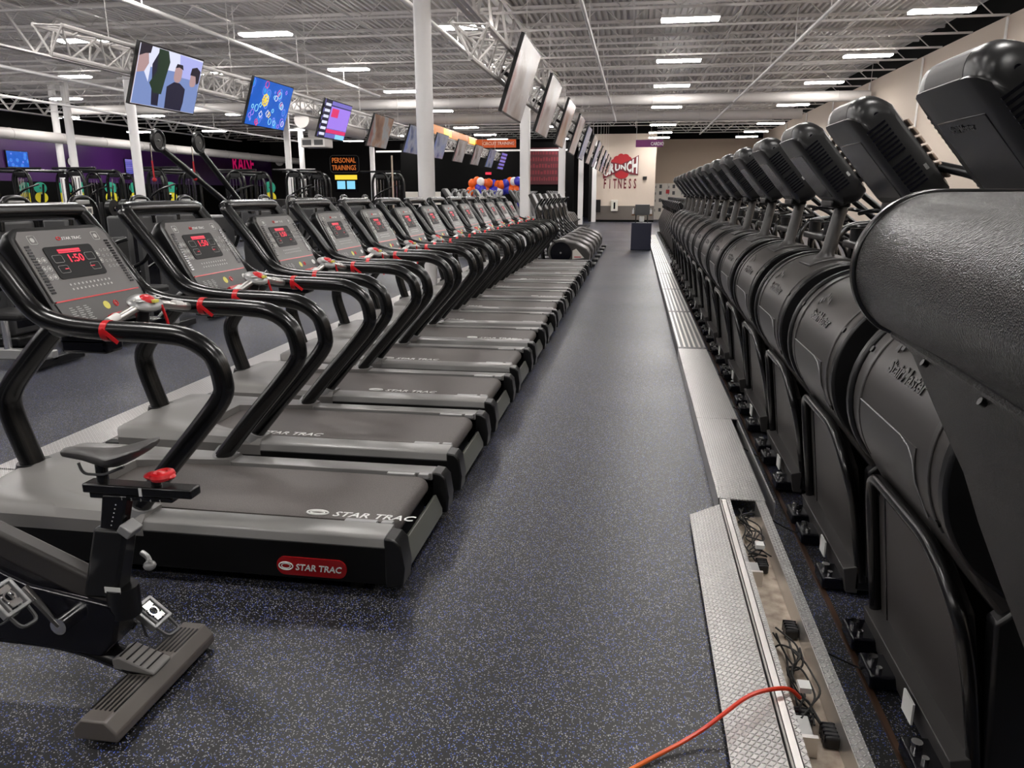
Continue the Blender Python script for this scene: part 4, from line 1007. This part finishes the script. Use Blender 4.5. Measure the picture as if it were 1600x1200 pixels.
def make_upright():
    t = thing('elliptical_trainer', 'x', 'elliptical trainer', (0, 0, 0), group='elliptical trainers behind the columns')
    MB().prism([(-.15, .05), (-.22, .5), (-.1, .75), (.3, .7), (.5, .4), (.5, .05)], 'y', -.2, .2).build('drive_cover', M['shell'], t, bevel=.04)
    MB().tube([(-.1, 0, .6), (-.35, 0, 1.35)], .045, 10).build('mast', M['pod'], t)
    MB().prism([(-.30, 1.28), (-.58, 1.70), (-.50, 1.75), (-.2, 1.32)], 'y', -.2, .2).build('console', M['shroud'], t, bevel=.03)
    for s in (-1, 1):
        MB().tube(smooth_path([(.1, s * .3, .35), (-.12, s * .32, .9), (-.15, s * .3, 1.35), (-.3, s * .26, 1.62), (-.18, s * .22, 1.7)], .12), .022, 8).build('arm', M['pod'], t)
        MB().box(.1, .6, s * .18 - .08, s * .18 + .08, .32, .37).build('foot_pedal', M['rubber'], t, bevel=.01)
    MB().box(-.5, 1.1, -.05, .05, .02, .09).box(-.5, -.42, -.32, .32, 0, .07).box(1.02, 1.1, -.32, .32, 0, .07).build('base_frame', M['darkgrey'], t)
    return t
ell = make_upright()
spots = [(-4.3, 19.3 + k * 1.05) for k in range(3)] + [(-4.2, 22.6), (-4.15, 23.6), (-4.15, 24.6)] + [(-3.95, 27.5 + k * .95) for k in range(6)] + [(-3.4, 34.5 + k * .95) for k in range(6)]
for i, (x, y) in enumerate(spots):
    lab = f'tall elliptical trainer behind the white columns, {ORD[i]} from the treadmill end'
    if i == 0: ell.location = (x, y, 0); ell['label'] = lab
    else: dup(ell, (x, y, 0), lab)

# cleaning station and dispenser
cs = thing('cleaning_station', 'navy box stand with grey wipe holder standing in the middle of the far aisle', 'cleaning station', (.17, 23, 0))
MB().box(-.29, .29, -.25, .25, 0, .78).build('bin', M['navy'], cs, bevel=.015)
MB().box(-.2, .22, -.12, .12, 1.0, 1.30).build('caddy', M['darkgrey'], cs, bevel=.01)
for s in (-1, 1):
    MB().tube([(s * .17, 0, .78), (s * .17, 0, 1.05)], .015, 8).build('post', M['black'], cs)
    bt = MB().cyl((s * .25, 0, 1.03), (s * .25, 0, 1.15), .035, 12).cyl((s * .25, 0, 1.15), (s * .25, 0, 1.2), .012, 8).build('spray_bottle', M['ball_w'], cs)
    MB().box(s * .25 - .05, s * .25 + .05, -.05, .05, .98, 1.03).build('bottle_holder', M['copper'], cs)
MB().box(-.07, .07, -.06, .04, .80, .97).build('wipe_roll', M['white'], cs, bevel=.02)
tag(MB().box(-.3, .12, -.05, 0, 0, .72).build('bin_screen', M['charcoal'], loc=(-2.2, 45.9, .55)), 'dark grey box behind the farthest cross trainers at the beige wall', 'box')
ds = thing('towel_dispenser', 'white upright dispenser on the grey dado of the far logo wall', 'dispenser', (-1.27, YF - .03, .62))
MB().box(-.2, .2, -.15, 0, 0, .64).build('cabinet', M['lockers'], ds, bevel=.02)
MB().box(-.05, .05, -.16, -.15, .12, .5).build('window', M['gloss'], ds)

# ------------------------------------------------------------------ logo wall
lg = thing('wall_logo', 'red and white boxing glove emblem reading CRUNCH above dark red FITNESS on the beige wall', 'wall sign', (0, YF, 0))
def sgn(name, mb, mat, par): return mb.build(name, mat, par, smooth=False)
yw = YF
# glove: lobes
gl = MB((0, YF, 0))
for li, (cx, cz, r) in enumerate(((-1.38, 3.36, .2), (-1.2, 3.52, .22), (-.98, 3.66, .2), (-.72, 3.62, .22), (-.55, 3.5, .2), (-.9, 3.35, .36), (-1.15, 3.3, .3))): gl.disc((cx, yw - .012 - li * .003, cz), (0, -1, 0), r, .012, 24)
gl.disc((-.92, yw - .04, 2.72), (0, -1, 0), .40, .012, 26, r2=.27, ref=(1, 0, 0)); gl.prism([(-1.25, 2.75), (-.6, 2.75), (-.5, 3.3), (-1.35, 3.3)], 'y', yw - .044, yw - .034)
gl.build('glove', M['logo_red'], lg, smooth=False)
pts_t = [(-1.98, 3.22), (-1.5, 3.36), (-.95, 3.24), (-.5, 3.44), (-.02, 3.72)]; pts_b = [(-.02, 2.70), (-.5, 2.80), (-.95, 2.98), (-1.5, 2.72), (-1.90, 2.52)]
MB((0, YF, 0)).prism([(-2.03, 3.26), (-1.5, 3.40), (-.95, 3.28), (-.5, 3.48), (.03, 3.77), (.03, 2.64), (-.5, 2.74), (-.95, 2.92), (-1.5, 2.66), (-1.97, 2.45)], 'y', yw - .068, yw - .058).build('emblem_border', M['logo_dark'], lg, smooth=False)
ltr = MB((0, YF, 0)); xs = [-1.98, -1.66, -1.33, -1.0, -.67, -.35, -.0]
def lerp(P, x):
    P = sorted(P)
    for a, b in zip(P, P[1:]):
        if a[0] <= x <= b[0]: q = (x - a[0]) / (b[0] - a[0]); return a[1] + (b[1] - a[1]) * q
    return P[0][1] if x < P[0][0] else P[-1][1]
for ch, xa, xb in zip('CRUNCH', xs, xs[1:]):
    vs, fs = text_geo(ch, 'LEFT', .045, 0.0)
    x0 = min(v.x for v in vs); x1 = max(v.x for v in vs); z0 = min(v.y for v in vs); z1 = max(v.y for v in vs); out = []
    for v in vs:
        x = xa + .02 + (xb - xa - .03) * (v.x - x0) / (x1 - x0); q = (v.y - z0) / (z1 - z0); lo_, hi_ = lerp(pts_b, x) + .03, lerp(pts_t, x) - .02
        out.append((x, yw - .078 - v.z * .01, lo_ + (hi_ - lo_) * q))
    ltr.add(out, fs)
ltr.build('lettering', M['white'], lg, smooth=False)
ft = MB((0, YF, 0))
for i, ch in enumerate('FITNESS'): ft.text(ch, plane_mat((-1.87 + i * .29, yw - .012, 1.92), (1, 0, 0), (0, 0, 1)), .76, .01, align='CENTER', bold=.025, sx=.42)
ft.build('lettering', M['logo_dark'], lg, smooth=False)
tag(MB().box(-.1, .12, -.1, 0, 0, .18).build('wall_speaker', M['black'], loc=(.42, YF - .01, 2.4)), 'small black wall speaker right of the red emblem', 'speaker')
# lockers
for k in range(5):
    lk = thing('locker', f'white locker unit with black markings on the back wall, {ORD[k]} from the left', 'locker', (1.1 + k * .82, YD - 4.55, 0), group='white lockers at the back right')
    MB().box(0, .8, 0, .5, 0, 2.25).build('cabinet', M['lockers'], lk, bevel=.01)
    w = MB()
    for z in (.5, 1.1, 1.55, 1.95): w.box(.3, .46, -.01, 0, z, z + .22); w.box(.05, .09, -.01, 0, z, z + .15)
    w.build('marking', M['darkgrey'], lk, smooth=False)
    if k == 1: MB().box(-.1, .12, -.012, 0, 1.62, 1.86).build('red_sign', M['logo_red'], lk, smooth=False)
# hanging purple banner
bn = thing('hanging_sign', 'purple hanging sign with white word CARDIO over the far aisle', 'sign', (.39, 30, 3.3))
MB().box(-.5, .5, -.01, .01, 0, .26).build('panel', M['banner'], bn, smooth=False)
MB().text('CARDIO', plane_mat((.05, -.012, .06), (1, 0, 0), (0, 0, 1)), .17, .004, bold=.01, sx=.75).build('lettering', M['white'], bn, smooth=False)
hang(bn, [((s * .48, 0, .26), (s * .48, 0, 2.5)) for s in (-1, 1)], .008)

# ------------------------------------------------------------------ circuit training zone
ct = thing('hanging_sign', 'orange box sign reading CIRCUIT TRAINING with glowing amber side, hanging at left', 'sign', (-7.4, 38, 0))
def B(): return MB((-7.4, 38, 0))
B().box(-8.31, -6.26, 40.3, 40.38, 3.93, 4.33).build('front_panel', M['orange_face'], ct, smooth=False)
B().text('CIRCUIT TRAINING', plane_mat((-8.0, 40.29, 4.06), (1, 0, 0), (0, 0, 1)), .22, .005, bold=.015, sx=.86).build('lettering', M['white'], ct, smooth=False)
sdo = B().box(-8.37, -8.31, 30.8, 40.35, 4.02, 4.37).build('side_fascia', M['amber_glow'], ct, smooth=False)
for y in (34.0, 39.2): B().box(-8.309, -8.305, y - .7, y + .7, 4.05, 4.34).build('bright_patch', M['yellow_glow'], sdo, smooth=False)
hang(ct, [((-8.34, y, 4.37), (-8.34, y, 5.3)) for y in (31.5, 33.8, 39)], .012, (-7.4, 38, 0))
# red poster behind
ps = thing('wall_poster', 'dark red poster with pale lettering on the black far wall behind a column', 'poster', (-4.95, 42.06, 2.1))
MB().box(-.95, .95, 0, .03, 0, 1.9).build('panel', M['banner_red'], ps, smooth=False)
pt = MB()
for i in range(5):
    x = -.8
    while x < .7:
        w_ = random.uniform(.06, .14); pt.box(x, x + w_, -.01, 0, 1.55 - i * .34, 1.55 - i * .34 + random.choice((.14, .2, .2))); x += w_ + .05
pt.build('print', M['logo_dark'], ps, smooth=False)
tag(MB().box(-.16, .16, 0, .05, 0, .13).build('exit_sign', M['exit_red'], loc=(-8.05, 42.04, 2.62)), 'small glowing red sign in the dark area above the balloons', 'sign')
struct('wall_inner', MB().box(-13.0, -3.4, 42.1, 42.3, 0, 4.3), M['wallblack'], smooth=False)
struct('trim_2', MB().box(-13.0, -3.2, 38, 38.06, 3.62, 3.7), M['colw'], smooth=False)
# balloons
k = 0; rb_ = random.Random(4)
for i in range(34):
    if i < 26:
        q = i / 25; x = -6.45 + 2.05 * q; z = 1.86 + .06 * math.sin(q * 9) + (.13 if i % 2 else -.13) + rb_.uniform(-.05, .05); y = 30 + rb_.uniform(-.1, .1); c = ['ball_o', 'ball_b'][int(q * 7.9) % 2]
        if i in (5, 14, 21): c = 'ball_w'
    else:
        j = i - 26; x = (-6.35 + (j % 3) * .12) if j < 4 else -4.5 + (j % 2) * .12; z = 1.7 - (j % 4) * .17; y = 30 + .05 * j; c = 'ball_o' if j % 2 else 'ball_b'
        if j >= 4: z = 1.65 - (j - 4) * .2
    cn = {'ball_o': 'orange', 'ball_b': 'blue', 'ball_w': 'white'}[c]
    b = thing('balloon', f'{cn} balloon, number {i + 1} counted from the left through the garland' if 0 else f'{cn} balloon in the garland behind the treadmills', 'balloon', (x, y, z), group=f'{cn} balloons in the garland')
    MB().ball((0, 0, 0), .165, .165, .18, 12, 8).build('balloon_skin', M[c], b)
    MB().cyl((0, 0, -.195), (0, 0, -.175), .012, 6, .004).build('knot', M[c], b)
gt = thing('garland_frame', 'dark stand carrying the balloon garland', 'stand', (-5.4, 30.2, 0))
MB().box(-1.1, 1.0, 0, .1, 1.75, 1.82).build('top_rail', M['black'], gt)
for s in (-1.05, .9): MB().box(s, s + .08, 0, .1, 0, 1.8).build('post', M['black'], gt)
for x, z, w, hh, y in ((-7.9, 1.25, .5, .45, 29), (-7.35, 1.25, .48, .42, 29), (-7.7, 1.75, .35, .25, 29.5)):
    pass
for k, (u_, w_) in enumerate(((-8.55, .5), (-7.65, .48))):
    nb_ = thing('notice_board', f"white notice sheet on a stand right of the central column, {['left', 'right'][k]} one", 'notice', (u_, 29, 0))
    MB().box(-w_ / 2, w_ / 2, -.01, .01, 1.2, 1.68).build('sheet', M['lockers'], nb_, smooth=False)
    MB().tube([(0, .03, 0), (0, .03, 1.3)], .02, 8).box(-.2, .2, -.15, .2, 0, .03).build('stand', M['black'], nb_)
st = thing('sign_pole', 'thin tan pole rising to the amber sign right of the central column', 'pole', (-8.5, 26.5, 0))
MB().cyl((0, 0, 0), (0, 0, 2.9), .03, 10).build('shaft', M['beige2'], st); MB().cyl((0, 0, 0), (0, 0, .03), .2, 16).build('foot', M['black'], st)

# ------------------------------------------------------------------ left wall and dark back wall signs
def wall_tv(x, y, z, w, h, scr, lab):
    t = thing('television', lab, 'television', (x, y, z)); MB().box(0, .06, 0, w, 0, h).build('case', M['black'], t); MB().box(.06, .064, .03, w - .03, .03, h - .03).build('screen', M['scr_' + scr], t, smooth=False)
wall_tv(XL + .02, 30.1, 2.72, 1.25, .72, 'doodle', 'blue lit television on the purple wall at far left')
wall_tv(XL + .02, 38.0, 2.62, 1.5, .8, 'grid', 'grey and purple lit television on the purple wall, right of the round clock')
for (x, y, z, n, lab) in ((XL, 34.0, 3.1, (1, 0, 0), 'round white clock on the purple wall'), (-26.3, YD, 3.95, (0, -1, 0), 'round white clock on the dark back wall left of the training sign')):
    c = thing('wall_clock', lab, 'clock', (x, y, z)); n = Vector(n); r = .2 if n.x else .36
    MB().disc((0, 0, 0), n, r, .05, 24).build('rim', M['black'], c); MB().disc(n * .05, n, r * .92, .005, 24).build('dial', M['white'], c)
    hz = MB(); hz.tube([n * .06, n * .06 + Vector((0, 0, r * .6))], .012, 5); hz.tube([n * .06, n * .06 + Vector((0, 0, -r * .4))], .012, 5); hz.build('hand', M['black'], c)
rs_ = thing('wall_lettering', 'magenta capital letters RAISE painted on the purple wall', 'wall sign', (XL, 49, 0))
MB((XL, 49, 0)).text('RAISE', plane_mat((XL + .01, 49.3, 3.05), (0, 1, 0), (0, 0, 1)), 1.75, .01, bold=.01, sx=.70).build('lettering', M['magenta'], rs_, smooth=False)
sg = thing('wall_sign', 'rounded black sign with orange words PERSONAL TRAINING on the dark back wall', 'sign', (-21.2, YD, 0))
def B(): return MB((-21.2, YD, 0))
B().prism(rrect(-22.35, -20.1, 3.1, 4.35, .25), 'y', YD - .08, YD - .02).build('panel', M['gloss'], sg)
B().tube([(p[0], YD - .09, p[1]) for p in rrect(-22.33, -20.12, 3.12, 4.33, .25)], .02, 5, closed=True).build('border', M['grey'], sg)
q = B(); q.text('PERSONAL', plane_mat((-22.2, YD - .085, 3.82), (1, 0, 0), (0, 0, 1)), .50, .01, bold=.008, sx=.76); q.text('TRAININGS', plane_mat((-22.2, YD - .085, 3.3), (1, 0, 0), (0, 0, 1)), .50, .01, bold=.008, sx=.72); q.build('lettering', M['orange_neon'], sg, smooth=False)
sb = thing('information_screen', 'lit information screen with yellow header below the training sign', 'screen', (-21.2, YD, 0))
B().box(-22.0, -20.3, YD - .12, YD - .02, 1.75, 2.95).build('case', M['gloss'], sb)
B().box(-22.0, -20.3, YD - .135, YD - .12, 2.62, 2.95).build('header', M['pic_yellow'], sb, smooth=False)
for a in (-21.85, -21.1): B().box(a, a + .62, YD - .13, YD - .12, 1.95, 2.52).build('page', M['pic_cyan'], sb, smooth=False)

# ------------------------------------------------------------------ strength machines facing the treadmills
def make_strength():
    t = thing('strength_machine', 'x', 'weight machine', (0, 0, 0), group='selectorised machines opposite the treadmills')
    MB().box(-.32, .0, -.3, .3, .12, 1.32).build('weight_tower', M['darkgrey'], t, bevel=.03)
    MB().box(-.005, .004, -.24, .24, .2, 1.1).build('tower_shield', M['gloss'], t)
    MB().tube(smooth_path([(.0, -.24, 1.22), (.0, -.22, 1.46), (-.02, -.12, 1.56), (-.02, .12, 1.56), (.0, .22, 1.46), (.0, .24, 1.22)], .1), .03, 10).build('top_handle', M['tube'], t)
    MB().box(-.02, .02, -.11, .11, 1.48, 1.53).build('header_plate', M['metalgrey'], t, bevel=.01)
    pl_ = MB().box(.0, .03, -.13, .13, 1.36, 1.45).build('instruction_placard', M['lockers'], t, bevel=.005)
    MB().box(.03, .032, .05, .07, 1.38, 1.43).box(.03, .032, .08, .1, 1.38, 1.43).box(.03, .032, -.12, -.05, 1.40, 1.41).build('placard_print', M['darkgrey'], pl_, smooth=False)
    MB().box(-.4, .1, -.36, .36, .02, .12).build('tower_base', M['black'], t, bevel=.02)
    MB().box(.1, 1.1, -.08, .0, .06, .16).build('floor_rail', M['metalgrey'], t, bevel=.01)
    MB().box(1.0, 1.1, -.35, .35, .02, .1).build('foot', M['black'], t, bevel=.01)
    MB().box(.45, .9, -.18, .18, .45, .53).build('seat_pad', M['rubber'], t, bevel=.03)
    MB().box(.35, .43, -.17, .17, .58, 1.1).build('back_pad', M['rubber'], t, bevel=.03)
    MB().tube([(.6, -.04, .1), (.6, -.04, .46)], .035, 10).build('seat_post', M['chrome'], t)
    for s in (-1, 1):
        MB().tube(smooth_path([(.1, s * .3, .6), (.5, s * .38, .8), (.6, s * .38, 1.05), (.75, s * .3, 1.1)], .1), .024, 8).build('press_arm', M['tube'], t)
        MB().ball((-.1, s * .12, 1.32), .07, .03, .07, 14, 8).build('pulley', M['black'], t)
    for k in range(6): MB().box(-.2, -.01, -.12, .12, .2 + k * .06, .25 + k * .06).build('weight_plate', M['black'], t) if k < 0 else None
    return t
smc = make_strength(); sy = [6.3, 7.3, 8.3, 9.4, 10.45, 12.9, 14.0, 15.3, 16.7, 18.1]
sxx = [-6.0] * 12
for i, y in enumerate(sy):
    lab = f'dark weight machine with arched handle and pale placard, {ORD[i]} from the left'
    if i == 0: smc.location = (-6.5, y, 0); smc['label'] = lab
    else: dup(smc, (-6.5, y, 0), lab)
# functional trainer with two raised pulley arms
ft_ = thing('cable_machine', 'black cable machine with two long raised pulley arms behind the second treadmill', 'cable machine', (-6.9, 11.6, 0))
def B(): return MB((-6.9, 11.6, 0))
B().box(-7.6, -6.9, 10.9, 12.5, 0, 1.25).build('weight_housing', M['darkgrey'], ft_, bevel=.03)
for (a, b_) in (((-6.55, 9.95, 2.27), (-6.5, 11.75, 1.38)), ((-6.55, 10.95, 2.30), (-6.5, 12.15, 1.38))):
    a = Vector(a); b_ = Vector(b_); arm = B().tube([a, b_], .04, 10, r2=.05).build('pulley_arm', M['tube'], ft_)
    c = a + Vector((0, -.03, .04)); B().cyl(c + Vector((.05, 0, 0)), c + Vector((.07, 0, 0)), .10, 24).ring(c + Vector((.06, 0, 0)), (1, 0, 0), .13, .03, 24, 6).build('pulley_head', M['black'], arm)
    B().cyl(c + Vector((.07, 0, 0)), c + Vector((.085, 0, 0)), .012, 8).build('axle_bolt', M['chrome'], arm)
    d = c + Vector((.03, -.14, -.05)); B().tube([d, d + Vector((0, .0, -.22))], .008, 6).build('cable', M['chrome'], arm)
    B().tube([d + Vector((0, 0, -.22)), d + Vector((0, .01, -.45))], .012, 6).ball(d + Vector((0, .01, -.47)), .03).build('stopper', M['logo_red'], arm)
for y in (11.75, 12.25): B().cyl((-6.4, y, 1.36), (-6.46, y, 1.36), .09, 20).build('pivot_wheel', M['black'], ft_)
# twin pulley wheels between first machines
tw = thing('pulley_stack', 'pair of black pulley wheels on top of the machine behind the first treadmill', 'pulley', (-6.2, 8.25, 0))
for y in (8.32, 8.56): MB((-6.2, 8.25, 0)).cyl((-6.1, y, 1.44), (-6.16, y, 1.44), .095, 22).build('wheel', M['black'], tw); MB((-6.2, 8.25, 0)).cyl((-6.1, y, 1.44), (-6.09, y, 1.44), .015, 10).build('axle_bolt', M['chrome'], tw)
MB((-6.2, 8.25, 0)).box(-6.16, -6.1, 8.75, 8.83, 0, 1.44).box(-6.16, -6.1, 8.3, 8.83, 1.40, 1.46).build('bracket', M['darkgrey'], tw)

# ------------------------------------------------------------------ racks with plates further back
def make_rack():
    t = thing('cable_crossover', 'x', 'cable machine', group='black cable racks in the back left')
    for s in (-1, 1):
        MB().tube(smooth_path([(-.3, s * .95, 0), (-.3, s * .95, 2.1), (-.15, s * .95, 2.35), (.15, s * .95, 2.35), (.3, s * .95, 2.1), (.3, s * .95, 0)], .2), .05, 8).build('end_frame', M['tube'], t)
        for d in (-.12, 0, .12): MB().tube([(d, s * .95, .1), (d, s * .95, 2.1)], .015, 6).build('guide_rod', M['chrome'], t)
        MB().box(-.2, .2, s * .95 - .08, s * .95 + .08, .2, 1.3).build('weight_stack', M['black'], t, bevel=.01)
        MB().box(-.18, .18, s * .95 - .05, s * .95 + .05, 2.14, 2.28).build('pulley_block', M['black'], t, bevel=.02)
    MB().tube([(0, -.95, 2.33), (0, .95, 2.33)], .05, 8).tube([(-.75, -.95, 2.38), (.75, -.95, 2.38)], .035, 8).tube(smooth_path([(-.5, -.95, 1.0), (-.2, -1.1, 1.5), (.2, -1.1, 1.75), (.6, -.95, 1.9)], .2), .03, 8).tube([(.5, -.95, .1), (.75, -.95, 1.9)], .03, 8).tube([(-.9, .6, .4), (-.4, .3, 1.6)], .035, 8).build('crossbar', M['tube'], t)
    MB().box(-.04, .04, -1.0, 1.0, 0, .06).build('base', M['black'], t)
    return t
rk = make_rack(); rp = [(-20.9, 23), (-19.3, 23), (-17.4, 23), (-16.4, 25.6), (-14.6, 23), (-13.4, 25.6), (-15.1, 28.5), (-12.2, 28.2), (-11.3, 25.6), (-9.2, 28.2), (-19.8, 27)]
for i, (x, y) in enumerate(rp):
    lab = f'black cable rack with overhead crossbar, {ORD[i]} from the left in the back left area'
    if i == 0: rk.location = (x, y, 0); rk['label'] = lab
    else: dup(rk, (x, y, 0), lab)
def make_tree():
    t = thing('plate_tree', 'x', 'plate rack', group='plate storage trees in the back left')
    MB().box(-.05, .05, -.05, .05, 0, 2.0).box(-.3, .3, -.3, .3, 0, .05).box(-.04, .3, -.03, .03, 1.82, 1.88).box(-.04, .3, -.03, .03, 1.42, 1.48).build('stand', M['black'], t)
    return t
tree0 = make_tree()
def make_plate(c, cn):
    t = thing('weight_plate', 'x', 'weight plate', group=f'{cn} bumper plates')
    MB().tube([(-.03, 0, 0), (.03, 0, 0)], .24, 22).build('disc', M[c], t, bevel=.01)
    MB().tube([(-.035, 0, 0), (.037, 0, 0)], .04, 12).build('hub', M['darkgrey'], t)
    MB().ring((.03, 0, 0), (1, 0, 0), .13, .008, 20, 5).build('rim_ring', M[c], t)
    return t
gp_ = make_plate('greenplate', 'green'); yp_ = make_plate('yellowplate', 'yellow'); n_ = 0
pspots = [(-26.2, 30), (-25.5, 30), (-25.0, 30.9), (-24.4, 30), (-23.5, 30), (-22.6, 30.6), (-21.0, 30), (-19.6, 30.3), (-15.0, 30)]
for i, (x, y) in enumerate(pspots):
    if i == 0: tree0.location = (x, y, 0); tree0['label'] = f'black plate tree, {ORD[i]} from the left in the back left area'
    else: dup(tree0, (x, y, 0), f'black plate tree, {ORD[i]} from the left in the back left area')
    for o0, z, cn in ((gp_, 1.85, 'green'), (yp_, 1.45, 'yellow')):
        lab = f'{cn} bumper plate on the {ORD[i]} plate tree from the left'
        if i == 0: o0.location = (x + .18, y - .1, z); o0.rotation_euler = (0, 0, -.8); o0['label'] = lab
        else: dup(o0, (x + .18, y - .1, z), lab, -.8)
# dumbbell rack
dr = thing('dumbbell_rack', 'long black dumbbell rack below the training sign', 'dumbbell rack', (-9.9, 23.2, 0))
MB().box(-.3, .1, -1.5, 1.5, 1.30, 1.34).box(-.3, .2, -1.5, 1.5, .85, .9).build('shelf', M['black'], dr)
for s in (-1.4, 1.4): MB().box(-.35, .15, s - .05, s + .05, 0, 1.34).build('post', M['black'], dr)
def make_db():
    t = thing('dumbbell', 'black round-headed dumbbell on the rack below the training sign', 'dumbbell', group='dumbbells on the rack')
    MB().tube([(-.07, 0, 0), (.07, 0, 0)], .016, 8).build('handle', M['chrome'], t)
    MB().tube([(.06, 0, 0), (.15, 0, 0)], .075, 12).build('head', M['rubber'], t); MB().tube([(-.06, 0, 0), (-.15, 0, 0)], .075, 12).build('head', M['rubber'], t)
    return t
db = make_db()
for i in range(14):
    y = 21.9 + i * .2
    if i == 0: db.location = (-10.0, y, 1.416)
    else: dup(db, (-10.0, y, 1.416), db['label'])
cb = thing('machine_cabinet', 'dark rectangular cabinet behind the third treadmill beside a white column', 'cabinet', (-6.95, 14.45, 0))
MB().box(-.12, .12, -.2, .2, 1.2, 1.5).build('cabinet_box', M['charcoal'], cb, bevel=.01)
MB().tube([(0, 0, 0), (0, 0, 1.2)], .05, 8).build('post', M['black'], cb)
